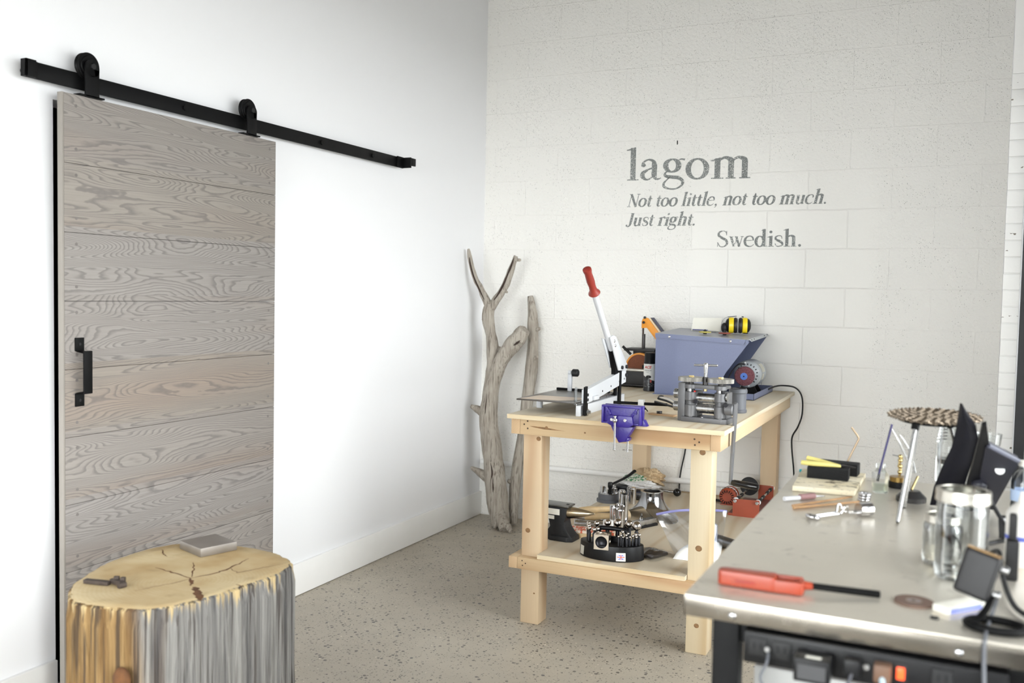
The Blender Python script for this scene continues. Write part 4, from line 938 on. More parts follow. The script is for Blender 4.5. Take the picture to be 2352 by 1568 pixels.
# bunch of chrome forming tubes in a rack block
rk = thing('metal_stamp_tray', 'clear plastic tray of slim metal rods beside the punch stand', 'tray', (1.350, -1.00, SZ), R(-26))
MB().box((-.022, -.09, 0), (.022, .09, .012), bev=.002).build('tray_base', M_BLACKP, rk)
for k in range(3): MB().box((-.018 + k * .0125, -.085, .0122), (-.008 + k * .0125, .085, .035), bev=.001).build('metal_rod', M_STEEL, rk)
MB().lathe([(0, .0352), (.011, .0352), (.010, .045), (.005, .05), (.005, .062), (.003, .066), (0, .066)], 14).build('clear_peg', m_glass('clear_acrylic', (.95, .96, .97), .05), rk)
tubes = [(1.232, -.965, .0175, .155, 'tallest hollow chrome tube'), (1.205, -1.015, .0155, .098, 'medium solid chrome cylinder in front of the tall tube'), (1.186, -1.00, .0125, .105, 'slim chrome cylinder left of the medium cylinder'), (1.238, -1.03, .0135, .092, 'short chrome cylinder at the front right of the tall tube'), (1.208, -.972, .012, .11, 'slim chrome cylinder tucked behind the medium cylinder')]
for x, y, r, hh, lab in tubes:
    t_ = thing('chrome_cylinder', lab + ' on the lower shelf', 'cylinder', (x + .048, y - .075, SZ), 0, 'chrome cylinders behind the punch stand')
    if hh > .15: MB().ring((0, 0, 0), (0, 0, hh), r, r - .002, 30).build('tube', M_CHROME, t_)
    else:
        MB().cyl((0, 0, 0), (0, 0, hh), r, seg=26, bev=.001).build('cylinder', M_CHROME, t_)
wb_ = MB().box((-.022, -.016, 0), (.022, .016, .055), bev=.006); o = wb_.build('white_plastic_box', simple('white_plastic', (236, 236, 234), .4)); o.location = (1.245, -1.16, SZ); o.rotation_euler = (0, 0, .1)
tag(o, 'small white plastic box standing behind the silver balls of the punch stand', 'box')

# disc cutter set
dc = thing('disc_cutter_set', 'dark round disc cutter block full of upright chrome punches', 'disc cutter', (1.035, -.555, SZ))
MB().lathe([(0, 0), (.062, 0), (.062, .012), (.054, .015), (.054, .040), (.052, .042), (0, .042)], 36).build('base', M_GPL, dc)
MB().lathe([(0, .0422), (.050, .0422), (.050, .047), (0, .0475)], 36).build('steel_top', M_STEEL, dc)
for k in range(8):
    a = 2 * PI * k / 8 + .2; hh = .022 + .007 * (k % 3)
    MB().cyl((.037 * math.cos(a), .037 * math.sin(a), .047), (.037 * math.cos(a), .037 * math.sin(a), .047 + hh), .0075 + .001 * (k % 3), seg=16, bev=.0008).build('punch', M_CHROME, dc)
d2 = thing('black_clamp_lever', 'black indexing lever handle resting over the round disc cutter', 'lever', (1.058, -.60, SZ + .0475))
MB().lathe([(0, 0), (.0085, 0), (.009, .03), (.013, .036), (.013, .056), (.010, .062), (0, .063)], 20).build('pivot_stem', M_BLACKP, d2)
MB().tube([(0, 0, .048), (.05, .10, .075), (.075, .17, .10)], [.008, .009, .011], 10, flat=(1, .7)).build('handle', M_BLACKP, d2)
p2_ = [(1.112, -.60, .0195, .070, 'wide'), (1.150, -.545, .0195, .078, 'wide, further back'), (1.125, -.52, .013, .074, 'slim'),]
for x, y, r, hh, w_ in p2_:
    o = MB().cyl((0, 0, 0), (0, 0, hh), r, seg=28, bev=.0012).cyl((0, 0, hh), (0, 0, hh + .006), r * .8, seg=28).build('chrome_die', M_CHROME); o.location = (x + .01, y, SZ)
    tag(o, {'wide': 'wide chrome die standing just right of the disc cutter', 'wide, further back': 'wide chrome die standing furthest right behind the tall tube', 'slim': 'slim chrome die standing behind the disc cutter'}[w_], 'die', 'chrome dies by the disc cutter')
o = MB().sphere((0, 0, .007), .007).sphere((.004, -.006, .020), .0065).build('steel_balls', M_CHROME); o.location = (1.085, -.665, SZ); bpy.data.objects.remove(o)

# black lever with ball end, plastic gadget, crumpled bag
bl = thing('ball_end_lever', 'steel lever with black ball knob sticking out behind the crumpled bag', 'lever', (1.15, -.26, SZ))
MB().cyl((-.02, .01, .028), (.155, 0, .022), .0085, seg=16).build('rod', M_STEEL, bl)
MB().sphere((.168, 0, .022), .0215, seg=24).build('ball_knob', simple('black_bakelite', (16, 16, 18), .12), bl)
gp = thing('black_plastic_case', 'dark plastic case lying under the crumpled grocery bag', 'case', (1.10, -.345, SZ), R(12))
MB().box((-.10, -.03, 0), (.14, .05, .024), bev=.006).build('case_body', simple('slate_plastic', (52, 56, 70), .4), gp)
MB().box((-.105, -.02, .0242), (-.02, .045, .05), bev=.012).build('case_handle', M_BLACKP, gp)
gs = thing('glass_box', 'small clear plastic box with metal part in front of the dark case', 'box', (1.155, -.44, SZ), R(8))
MB().box((-.045, -.022, 0), (.045, .022, .028), bev=.002).build('clear_case', m_glass('clear_styrene', (.90, .92, .93), .05), gs)
MB().box((-.025, -.014, .004), (.03, .014, .018), bev=.002).build('metal_part', M_DSTEEL, gs)
def crumple(cx, cy, cz, rx, ry, rz, seed, amp=.28, n=26, flat0=.0):
    rnd = random.Random(seed); ph = [(rnd.uniform(2, 7), rnd.uniform(2, 7), rnd.uniform(0, 6), rnd.uniform(.3, 1)) for _ in range(9)]
    def f(u, v):
        a, e = 2 * PI * u, PI * (v - .5)
        d = 1 + amp * sum(k * math.sin(p * a + q_ * e * 2 + o_) for p, q_, o_, k in ((round(p), q_, o_, k) for p, q_, o_, k in ph)) / 5
        d *= 1 - .12 * abs(math.sin(3 * a + 4 * e))
        return (cx + rx * d * math.cos(e) * math.cos(a), cy + ry * d * math.cos(e) * math.sin(a), max(flat0, cz + rz * d * math.sin(e)))
    return f
def m_bag(name, col, printcol=None, alpha=1.0, zmin=0.0):
    t = NT(name); n = t.noise(t.co(), 60.0, 3.0)
    c = lin(col)
    if printcol:
        w = t.noise(t.co(scale=(1, 1, 1.6)), 75.0, 1.5, .5, 1.2); reg = t.noise(t.co(), 9.0, 1.0)
        c = t.mix(t.math('MULTIPLY', t.math('GREATER_THAN', w, .515), 1.0), c, lin(printcol))
    t.set(col=c, rough=.35, alpha=alpha, sss=0.0).bump(t.math('ABSOLUTE', t.math('SUBTRACT', t.noise(t.co(), 28.0, 3.0, .6, .8), .5)), .9, .02)
    return t.m
gb = thing('crumpled_grocery_bag', 'crumpled tan plastic bag with green print heaped at the shelf back', 'plastic bag', (1.115, -.285, SZ + .040))
MB().grid(crumple(.04, .035, .045, .095, .055, .052, 3, .3), 40, 22).build('tan_bag', m_bag('tan_plastic_film', (196, 170, 134)), gb)
MB().grid(crumple(-.02, -.012, .032, .078, .045, .034, 8, .3), 40, 22).build('green_print', m_bag('green_printed_film', (206, 204, 190), (34, 112, 68)), gb)
MB().grid(crumple(.02, -.035, .012, .115, .045, .026, 5, .35), 40, 22).build('clear_film', m_bag('white_plastic_film', (218, 216, 214)), gb)

# flared chrome forming stake
st = thing('flared_stake', 'chrome flared bell shaped forming stake open at the top', 'forming stake', (1.335, -.79, SZ), R(-28))
def flare(u, v):
    a = 2 * PI * u
    k = abs(math.cos(a)) ** 2                                   # two feet left and right, saddle openings between
    rtop = .053; zz = v
    r = rtop + (.0 + .085 * k + .012) * (zz ** 2.6)
    ztop, zbot = .128, .046 * (1 - k) ** 1.0 * 1.35
    z = ztop - (ztop - zbot) * (zz ** (1.0 if k < .5 else .92))
    rr = r
    return (rr * math.cos(a), rr * math.sin(a) * (1.0 if zz < .5 else 1.0), z)
MB().grid(flare, 72, 18, th=.006).build('flared_shell', M_CHROME, st)
MB().ring((0, 0, .1265), (0, 0, .130), .0545, .042, 48).build('rim', M_STEEL, st)
MB().ring((0, 0, .05), (0, 0, .1264), .044, .042, 40).build('bore', M_DSTEEL, st)

# zip bag of white powder, bag with dark sheet
M_FILM = m_glass('clear_zip_film', (.90, .915, .94), .12, 1.5, 2.0)
M_FILM2 = m_glass('clear_bag_film', (.94, .95, .96), .15, 1.4, .9)
zb = thing('zip_bag_of_powder', 'clear zip bag with lilac seal and white powder behind the right leg', 'plastic bag', (1.685, -1.41, SZ), R(4))
def zfilm(u, v, sg):
    x0, x1 = -.062 - .088 * v, .118 + .02 * v
    y = .01 + sg * .038 * math.sin(PI * u) * (1 - v) ** .7 + .02 * v + sg * .006 * math.sin(9 * u + 6 * v)
    return (x0 + (x1 - x0) * u, y, .002 + v * (.160 + .046 * math.sin(PI * .5 * u) ** .8) )
MB().grid(lambda u, v: zfilm(u, v, -1), 24, 14).build('front_film', M_FILM, zb)
MB().grid(lambda u, v: zfilm(u, v, 1), 24, 14).build('back_film', M_FILM, zb)
MB().tube([(-.150, .03, .163), (-.085, .02, .184), (-.02, .015, .197), (.085, .02, .206), (.138, .03, .205)], .0050, 8, flat=(.5, 1)).build('zip_seal', simple('lilac_zip_seal', (140, 140, 196), .4), zb)
MB().grid(lambda u, v: (-.066 + .18 * u, -.026 + .072 * v, .001 + .066 * (math.sin(u * PI) ** .7) * (math.sin(v * PI) ** .6)), 20, 14).build('white_powder', simple('white_powder', (244, 243, 240), .9, vary=.02), zb)
MB().cyl((.078, .03, .002), (.078, .03, .150), .024, seg=24, bev=.006).build('powder_bottle', simple('milky_bottle', (226, 230, 242), .4, vary=.02), zb)
db = thing('bag_with_dark_sheet', 'clear bag holding a dark grey sheet lying right of the punch stand', 'plastic bag', (1.518, -1.425, SZ), R(-22))
MB().prism([(-.045, -.05), (.058, -.058), (.062, .045), (-.04, .05)], .004, .016, bev=.003).build('dark_sheet', simple('dark_grey_sheet', (78, 74, 74), .5, vary=.12), db)
MB().grid(lambda u, v: (-.065 + .15 * u, -.072 + .15 * v, .003 + .018 * (math.sin(PI * min(1, max(0, u))) ** .4) * (math.sin(PI * v) ** .4) + .0015 * math.sin(22 * u + 9 * v)), 20, 20).build('film', M_FILM2, db)
pp_ = thing('steel_pipe', 'short grey steel pipe stub lying at the right edge of the shelf', 'pipe', (1.775, -1.165, SZ + .0242))
MB().ring((-.05, .03, 0), (.045, -.03, 0), .024, .019, 30).build('pipe_wall', simple('pipe_steel', (132, 134, 138), .3, .9), pp_)

# red rotary tumbler at the right rear of the shelf
rt = thing('rotary_tumbler', 'red steel rock tumbler base with black drive wheel on the shelf right end', 'tumbler', (1.745, -.36, SZ))
M_TRED = simple('orange_red_enamel', (158, 70, 44), .4, vary=.08)
rx = lambda x, y, z: (x - 1.745, y + .36, z)
MB().box(rx(1.652, -.55, 0), rx(1.803, -.155, .012), bev=.001).build('base', M_TRED, rt)
MB().prism([(1.675 - 1.745, .0), (1.79 - 1.745, .0), (1.803 - 1.745, .01), (1.803 - 1.745, .088), (1.675 - 1.745, .084)], 0, .003, M=RX(PI / 2)).xf(TR(0, -.55 + .36, 0)).build('front_plate', M_TRED, rt)
MB().box(rx(1.725, -.158, 0), rx(1.803, -.155, .088)).build('back_plate', M_TRED, rt)
MB().box(rx(1.655, -.545, .0122), rx(1.80, -.16, .014)).build('work_pad', simple('worn_maroon_deck', (122, 74, 70), .5, vary=.3, scale=25), rt)
for x in (1.687, 1.793):
    MB().cyl(rx(x, -.55, .076), rx(x, -.158, .076), .0045, seg=12).build('shaft', M_STEEL, rt)
    for y in (-.55, -.16):
        MB().cyl(rx(x, y + .005, .076), rx(x, y + .016, .076), .014, seg=22, bev=.002).build('white_bushing', simple('white_nylon', (226, 226, 226), .4), rt)
    for y in (-.50, -.42, -.30, -.22): MB().cyl(rx(x, y, .076), rx(x, y + .035, .076), .0085, seg=16, bev=.002).build('rubber_roller', M_RUBBER, rt)
    MB().cyl(rx(x, -.567, .076), rx(x, -.5535, .076), .008, seg=14, bev=.001).build('end_cap', M_STEEL, rt)
MB().cyl(rx(1.687, -.205, .086), rx(1.687, -.215, .086), .048, seg=48, bev=.003).build('drive_wheel', M_RUBBER, rt)
mt_ = MB().lathe([(0, -.05), (.036, -.05), (.044, -.04), (.044, .03), (.036, .04), (0, .04)], 40, 0, TR(*rx(1.602, -.30, .0445)) @ RX(PI / 2)).build('motor_drum', M_TRED, rt)
MB().torus(rx(1.602, -.30, .0445), .0442, .003, (0, 1, 0)).build('silver_band', M_STEEL, mt_)
for k in range(16):
    a = 2 * PI * k / 16
    MB().cbox(rx(1.602 + .030 * math.cos(a), -.3505, .0445 + .030 * math.sin(a)), (.013, .003, .0042), rot=(0, -a, 0)).build('vent_slot', M_DARK, mt_)
    MB().cbox(rx(1.602 + .0442 * math.cos(a), -.318, .0445 + .0442 * math.sin(a)), (.0025, .012, .005), rot=(0, -a, 0)).build('vent_slot', M_DARK, mt_)
MB().box(rx(1.565, -.335, 0), rx(1.652, -.27, .005)).build('motor_bracket', M_TRED, rt)
for dy in (0, .02):
    MB().tube([rx(1.575, -.29 + dy, .006), rx(1.53, -.28 + dy, .006), rx(1.48, -.30 + dy * 2, .0055), rx(1.44, -.30, .0055)], .0042, 8).build('cord', M_RUBBER, rt)
# ------------------------------------------------------------------ steel topped bench in the foreground and what lies on it
BZ = .89
def m_steeltop():
    t = NT('scuffed_stainless_top'); v = t.co(); n = t.noise(v, 5.0, 4.0, .6); st = t.noise(t.co(scale=(3, 60, 3)), 1.0, 3.0)
    sp = t.ramp(t.noise(v, 22.0, 3.0, .6), [(.62, (0, 0, 0)), (.72, (1, 1, 1))])
    c = t.mix(n, lin((206, 199, 186)), lin((230, 223, 210))); c = t.mix(t.math('MULTIPLY', sp, .35), c, lin((140, 132, 122)))
    t.set(col=c, metal=.6, rough=t.math('ADD', .20, t.math('ADD', t.math('MULTIPLY', n, .16), t.math('MULTIPLY', st, .08))))
    return t.m
M_STOP = m_steeltop()
M_SAPR = simple('apron_steel_dim_reflection', (140, 134, 125), .24, 1.0, vary=.06, scale=14)  # same steel as the top; dim floor reflection put into its darker colour
bn = thing('steel_top_bench', 'black framed bench with stainless steel top beside the window in the foreground', 'workbench', (2.515, -3.055, 0))
bx = lambda x, y, z: (x - 2.515, y + 3.055, z)
X0b, X1b, Y0b, Y1b = 2.239, 2.79, -3.665, -2.444
MB().box(bx(X0b, Y0b, BZ - .004), bx(X1b, Y1b, BZ), bev=.0015).build('steel_top', M_STOP, bn)
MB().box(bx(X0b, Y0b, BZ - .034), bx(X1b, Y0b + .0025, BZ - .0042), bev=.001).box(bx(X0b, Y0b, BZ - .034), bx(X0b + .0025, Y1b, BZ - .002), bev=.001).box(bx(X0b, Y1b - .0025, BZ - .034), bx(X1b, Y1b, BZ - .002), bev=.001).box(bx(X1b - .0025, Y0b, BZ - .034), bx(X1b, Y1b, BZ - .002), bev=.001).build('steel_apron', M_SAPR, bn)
MB().box(bx(X0b + .01, Y0b + .01, BZ - .03), bx(X1b - .01, Y1b - .01, BZ - .0045)).build('core_board', simple('chipboard_core', (120, 96, 70), .8), bn)
for x in (2.283, 2.738):
    for y in (-3.648, -2.50): MB().box(bx(x, y, 0), bx(x + .042, y + .042, BZ - .031), bev=.003).build('leg', M_BLACKM, bn)
MB().box(bx(2.326, -3.643, BZ - .07), bx(2.737, -3.62, BZ - .031), bev=.002).build('front_rail', M_BLACKM, bn)
MB().box(bx(2.326, -2.49, BZ - .07), bx(2.737, -2.465, BZ - .031), bev=.002).build('back_rail', M_BLACKM, bn)
for x in (2.29, 2.745): MB().box(bx(x, -3.605, .16), bx(x + .03, -2.501, .19), bev=.002).build('side_rail', M_BLACKM, bn)
for x in (2.317, 2.640): MB().sphere(bx(x, Y0b - .0005, .867), .0058, scale=(1, .45, 1), seg=16).build('rivet', M_CHROME, bn)
wc = MB().box((-.205, -.45, 0), (.205, .45, .735), bev=.004); o = wc.build('storage_cabinet', simple('off_white_cabinet', (176, 176, 174), .5, vary=.02)); o.location = (2.531, -3.06, 0)
tag(o, 'white cabinet standing under the steel topped bench', 'cabinet')
ct = MB().box((-.10, -.14, 0), (.10, .14, .012)).box((-.10, -.14, .012), (-.088, .14, .30), bev=.001).box((.088, -.14, .012), (.10, .14, .30), bev=.001).box((-.088, -.14, .012), (.088, -.128, .30), bev=.001).box((-.088, .128, .012), (.088, .14, .30), bev=.001)
o = ct.build('wooden_crate', P_Y); o.location = (2.13, -3.36, 0); tag(o, 'pale pine crate on the floor at the left of the steel bench', 'crate')
# power strip under the front edge
ps = thing('power_strip', 'long black power strip with outlets and lit red switch under the steel bench top', 'power strip', (2.52, -3.643, .828))
MB().box((-.182, -.034, -.026), (.184, -.0005, .023), bev=.003).build('strip_body', M_BLACKP, ps)
def outlet(x):
    b = MB().box((x - .014, -.0358, -.013), (x + .014, -.0335, .015), bev=.002); o = b.build('outlet', M_RUBBER, ps)
    for dx in (-.005, .005): MB().box((x + dx - .001, -.0362, -.002), (x + dx + .001, -.0357, .008)).build('slot', M_DARK, o)
for x in (-.160, -.124, -.072, -.020, .021, .10): outlet(x)
for x in (-.145, -.002): MB().cyl((x, -.034, .0), (x, -.037, .0), .0042, seg=12).build('nut', M_STEEL, ps)
MB().box((.037, -.0365, -.014), (.053, -.034, .014), bev=.001).build('switch_frame', M_RUBBER, ps)
t = NT('lit_red_switch'); t.set(col=lin((200, 60, 30)), rough=.3, em=lin((255, 84, 30)), ems=1.6)
MB().box((.0395, -.0395, -.009), (.0505, -.0365, .009), bev=.0015).build('rocker', t.m, ps)
ad = thing('power_adapter', 'black block power adapter plugged into the power strip', 'power adapter', (2.446, -3.701, .822))
MB().box((-.026, -.022, -.017), (.026, .021, .018), bev=.003).build('adapter_body', M_BLACKP, ad)
MB().box((-.010, -.014, .0181), (.012, -.006, .0186)).build('white_label', M_PAPER, ad)
MB().box((-.020, -.0224, -.012), (.020, -.0221, .010)).build('ratings_plate', simple('grey_ratings_print', (64, 64, 66), .5), ad)
def plug(name, lab, x, m, mc, pts, r=.0026):
    t_ = thing(name, lab, 'plug', (x, -3.68, .828))
    MB().box((-.012, -.022, -.013), (.012, .0003, .014), bev=.004).build('plug_body', m, t_)
    MB().tube([(0, -.018, -.004)] + pts, r, 10).build('cord', mc, t_)
plug('black_plug', 'black plug with grey cord in the middle of the power strip', 2.50, M_BLACKP, simple('grey_cord', (70, 70, 76), .5), [(-.004, -.03, -.02), (-.010, -.034, -.06), (-.02, -.034, -.12), (-.03, -.03, -.22), (-.02, -.02, -.4)])
plug('brown_plug', 'brown plug with pale blue cord beside the red switch', 2.541, simple('brown_plug_plastic', (104, 76, 58), .5), simple('pale_blue_cord', (176, 196, 206), .5), [(.004, -.032, -.018), (.018, -.036, -.045), (.05, -.036, -.09), (.09, -.03, -.2), (.1, -.02, -.4)], .0042)
cb = MB().tube([(2.378, -3.686, .826), (2.378, -3.70, .815), (2.370, -3.702, .79), (2.385, -3.70, .76), (2.40, -3.70, .70), (2.405, -3.70, .6), (2.40, -3.68, .45)], .0022, 8); tag(cb.build('thin_cord', M_GPL), 'thin grey cord hanging from the left end of the power strip', 'cord')

# lighter
lg = thing('utility_lighter', 'long red utility lighter with black nozzle at the steel bench front corner', 'lighter', (2.275, -3.578, BZ), R(4))
M_LRED = simple('orange_red_plastic', (152, 56, 30), .32, vary=.05)
b = MB().prism([(0, -.012), (.004, -.016), (.05, -.019), (.085, -.022), (.094, -.022), (.094, .014), (.05, .014), (.01, .013), (.0, .008)], .0015, .026, bev=.004)
b.prism([(.09, -.022), (.134, -.022), (.138, -.016), (.136, -.011), (.09, -.009)], .0015, .022, bev=.003).prism([(.09, .004), (.132, .006), (.136, .012), (.09, .014)], .004, .024, bev=.003).prism([(.125, -.02), (.136, -.018), (.139, -.004), (.136, .012), (.126, .012)], .003, .022, bev=.003)
b.build('grip_body', M_LRED, lg)
MB().prism([(.098, -.007), (.112, -.009), (.116, -.004), (.112, .002), (.098, .004)], .006, .018, bev=.002).build('trigger', M_BLACKP, lg)
MB().cyl((.137, -.002, .014), (.150, .0, .014), .0075, .006, seg=16).build('collar', M_LRED, lg)
MB().cyl((.149, .0, .014), (.252, .022, .0075), .0055, .006, seg=18, bev=.0008).build('nozzle', M_BLACKM, lg)
MB().box((.03, -.0205, .010), (.062, -.0175, .014), bev=.001).build('fluid_slot', simple('dark_red_slot', (140, 34, 24), .4), lg)
dsk = thing('brown_cutting_disc', 'thin brown cutting disc lying flat near the steel bench front edge', 'disc', (2.575, -3.532, BZ))
MB().lathe([(.004, 0), (.0295, 0), (.0295, .0042), (.004, .0042)], 40, closed=True).build('disc', simple('brown_abrasive', (112, 90, 78), .8, vary=.1, scale=60), dsk)
MB().ring((0, 0, .0042), (0, 0, .0046), .012, .0045, 24).build('label', simple('grey_disc_label', (140, 128, 122), .6), dsk)
er = thing('eraser_block', 'white block with blue side lying behind the brown disc', 'eraser', (2.642, -3.532, BZ), R(51))
MB().box((-.046, -.014, .0005), (.046, .014, .012), bev=.002).build('white_block', M_PAPER, er)
MB().box((-.040, -.0146, .002), (.030, -.0141, .0105)).build('blue_band', simple('lilac_blue_band', (136, 146, 220), .5), er)
o = MB().box((-.006, -.004, 0), (.006, .004, .0035), bev=.001).build('black_chip', M_RUBBER); o.location = (2.606, -3.597, BZ); tag(o, 'tiny black chip lying in front of the brown disc', 'chip')

# jars
M_LID = simple('zinc_lid', (206, 202, 192), .3, 1.0, vary=.08)
M_JAR = m_glass('jar_glass', (.975, .985, .985), .03, 1.45, .75)
def jar(lab, x, y, r, h, rl, hl, fill=None):
    t_ = thing('glass_jar', lab, 'jar', (x, y, BZ), 0, 'glass jars on the steel bench')
    MB().lathe([(0, .004), (r * .8, .003), (r * .84, 0), (r * .95, .003), (r, .012), (r * .985, h * .3), (r, h * .70), (r * .97, h * .80), (rl * .90, h - hl), (rl * .90, h - .002), (rl * .84, h - .002), (rl * .84, h - hl), (r * .93, h * .79), (r * .955, h * .7), (r * .945, .014), (r * .8, .007), (0, .008)], 48).build('glass_body', M_JAR, t_)
    MB().lathe([(rl * .93, h - hl), (rl, h - hl), (rl * 1.01, h - hl * .8), (rl * .99, h - hl * .7), (rl, h - hl * .3), (rl * .985, h), (rl * .84, h + .0015), (rl * .82, h), (rl * .9, h - .003)], 48, closed=True).build('screw_band', M_LID, t_)
    if fill:
        m_, z1 = fill
        MB().lathe([(0, .009), (r * .90, .010), (r * .925, .02), (r * .925, z1 * .8), (r * .75, z1 * .96), (r * .3, z1), (0, z1 * .97)], 36).build('contents', m_, t_)
    return t_
jar('large open glass jar with silver band in front of the black visor', 2.642, -3.347, .0425, .155, .0445, .020)
jar('small glass jar with silver band half hidden behind the large jar', 2.612, -3.262, .034, .090, .031, .013, (simple('pale_powder', (222, 214, 196), .9), .03))
tj = thing('tall_glass_jar', 'tall ribbed glass jar behind the mesh tripod', 'jar', (2.625, -2.405, BZ), 0, 'glass jars on the steel bench')
prof = [(0, .004), (.036, .0), (.0385, .004), (.0385, .10)]
for k in range(6): prof += [(.0375 - .0016 * k, .104 + k * .009), (.039 - .0016 * k, .108 + k * .009)]
prof += [(.029, .160), (.027, .160), (.030, .11), (.035, .10), (.035, .006), (0, .007)]
MB().lathe(prof, 40).build('glass_body', M_JAR, tj)
MB().lathe([(0, .052), (.033, .052), (.034, .058), (.034, .064), (0, .065)], 30).build('dark_disc', M_DSTEEL, tj)
oj = thing('clear_beaker', 'clear glass beaker behind the top of the black visor', 'beaker', (2.705, -2.50, BZ), 0, 'glass jars on the steel bench')
MB().lathe([(0, .003), (.028, 0), (.030, .004), (.029, .12), (.033, .150), (.031, .150), (.0275, .12), (.028, .006), (0, .006)], 36).build('glass_body', M_JAR, oj)

# mesh tripod
tp = thing('soldering_tripod', 'steel tripod with woven wire mesh top on the steel bench', 'tripod', (2.575, -2.86, BZ))
q2 = lambda x, y, z: (x - 2.575, y + 2.86, z - BZ)
legs = (((2.549, -2.895, 1.098), (2.523, -2.966, BZ)), ((2.553, -2.815, 1.100), (2.529, -2.797, BZ)), ((2.616, -2.85, 1.102), (2.668, -2.70, BZ)))
for a, b_ in legs:
    MB().cyl(q2(*a), q2(b_[0], b_[1], BZ + .003), .0042, seg=14).build('leg', M_STEEL, tp)
    MB().sphere(q2(b_[0], b_[1], BZ + .0035), .0036, seg=10).build('rubber_tip', M_RUBBER, tp)
    d = (Vector(b_) - Vector(a)).normalized(); MB().cyl(q2(*(Vector(a) + d * .012)), q2(*(Vector(a) - d * .006)), .0085, seg=18, bev=.001).build('leg_socket', M_BLACKP, tp)
MB().torus(q2(2.585, -2.855, 1.107), .074, .0032, (0.0, -.06, 1), seg=48).build('support_ring', M_BLACKM, tp)
b = MB(); RR = .098; n = 19
for k in range(n):
    c_ = -RR + 2 * RR * (k + .5) / n; hl = math.sqrt(RR * RR - c_ * c_) * .97
    pts1 = []; pts2 = []
    for j in range(13):
        s_ = -hl + 2 * hl * j / 12; wv = .0022 * math.sin(j * PI + k * PI)
        wv = .0022 * (1 if (j + k) % 2 else -1)
        pts1.append((c_, s_, wv)); pts2.append((s_, c_, -wv))
    b.tube(pts1, .0019, 5, sub=2); b.tube(pts2, .0019, 5, sub=2)
mesh = b.xf(TR(*q2(2.585, -2.855, 1.1145)) @ RX(R(3.5)) @ RZ(R(35))).build('wire_mesh', simple('heat_tinted_wire', (150, 136, 120), .35, .9, vary=.3, scale=90), tp)

# soldering board, charcoal blocks, pliers
sbd = MB().prism([(2.268, -2.738), (2.414, -2.726), (2.418, -2.460), (2.256, -2.474)], .0005, .0135, bev=.002)
t = NT('scorched_ceramic_board'); n = t.noise(t.co(scale=(1, 2.2, 1)), 34.0, 4.0, .7); n2 = t.noise(t.co(), 9.0, 2.0)
t.set(col=t.mix(t.ramp(t.math('ADD', n, t.math('MULTIPLY', n2, .25)), [(.68, (0, 0, 0)), (.78, (1, 1, 1))]), t.mix(n2, lin((238, 232, 214)), lin((214, 196, 156))), lin((70, 56, 44))), rough=.85)
o = sbd.xf(TR(-2.34, 2.60, 0)).build('soldering_board', t.m); o.location = (2.34, -2.60, BZ); tag(o, 'white scorched soldering board under the black charcoal blocks', 'soldering board')
M_CHAR = simple('black_charcoal', (14, 14, 15), .9, vary=.5, scale=60, bump=.5, bscale=160)
o = MB().cbox((0, 0, .0145), (.102, .050, .029), bev=.0015).build('charcoal_block', M_CHAR); o.location = (2.336, -2.585, BZ + .0137); o.rotation_euler = (0, 0, R(1)); tag(o, 'black charcoal block with yellow pliers on top, nearer of two', 'charcoal block', 'charcoal blocks on the soldering board')
o = MB().cbox((0, 0, .016), (.104, .050, .032), bev=.003).build('charcoal_block', M_CHAR); o.location = (2.352, -2.505, BZ + .0137); o.rotation_euler = (0, 0, R(-3)); tag(o, 'worn black charcoal block at the back of the soldering board', 'charcoal block', 'charcoal blocks on the soldering board')
plr = thing('yellow_pliers', 'pliers with yellow handles lying across the front charcoal block', 'pliers', (2.336, -2.585, BZ + .0437))
M_YG = simple('pale_yellow_grip', (226, 212, 130), .45, vary=.05)
MB().tube([(.030, -.002, .0035), (.0, -.012, .0065), (-.035, -.017, .0072), (-.066, -.015, .0072)], [.0038, .0072, .0084, .0078], 12, flat=(1.1, .8)).build('handle', M_YG, plr)
MB().tube([(.030, .006, .0035), (.0, .012, .006), (-.03, .020, .010), (-.058, .024, .014)], [.0038, .0072, .0084, .0078], 12, flat=(1.1, .8)).build('handle', M_YG, plr)
MB().tube([(.026, .0, .0035), (.036, .002, .004), (.050, .002, .004), (.066, .002, .003)], [.006, .009, .006, .0025], 10, flat=(1, .45)).build('jaws', M_DSTEEL, plr)
o = MB().tube([(0, 0, 0.002), (.018, .004, .05), (.034, .006, .088), (.0335, .006, .098), (.024, .006, .112), (.016, .006, .122)], .0026, 10).build('bent_rod', simple('bronze_rod', (168, 148, 124), .35, .8)); o.location = (2.362, -2.474, BZ + .0137); tag(o, 'bent bronze rod standing up behind the charcoal blocks', 'rod')
o = MB().cyl((0, 0, .0045), (.022, .005, .0045), .004, seg=12).build('teal_cap', simple('teal_plastic', (30, 150, 160), .4)); o.location = (2.246, -2.463, BZ); tag(o, 'tiny teal cap at the far left corner of the soldering board', 'cap')
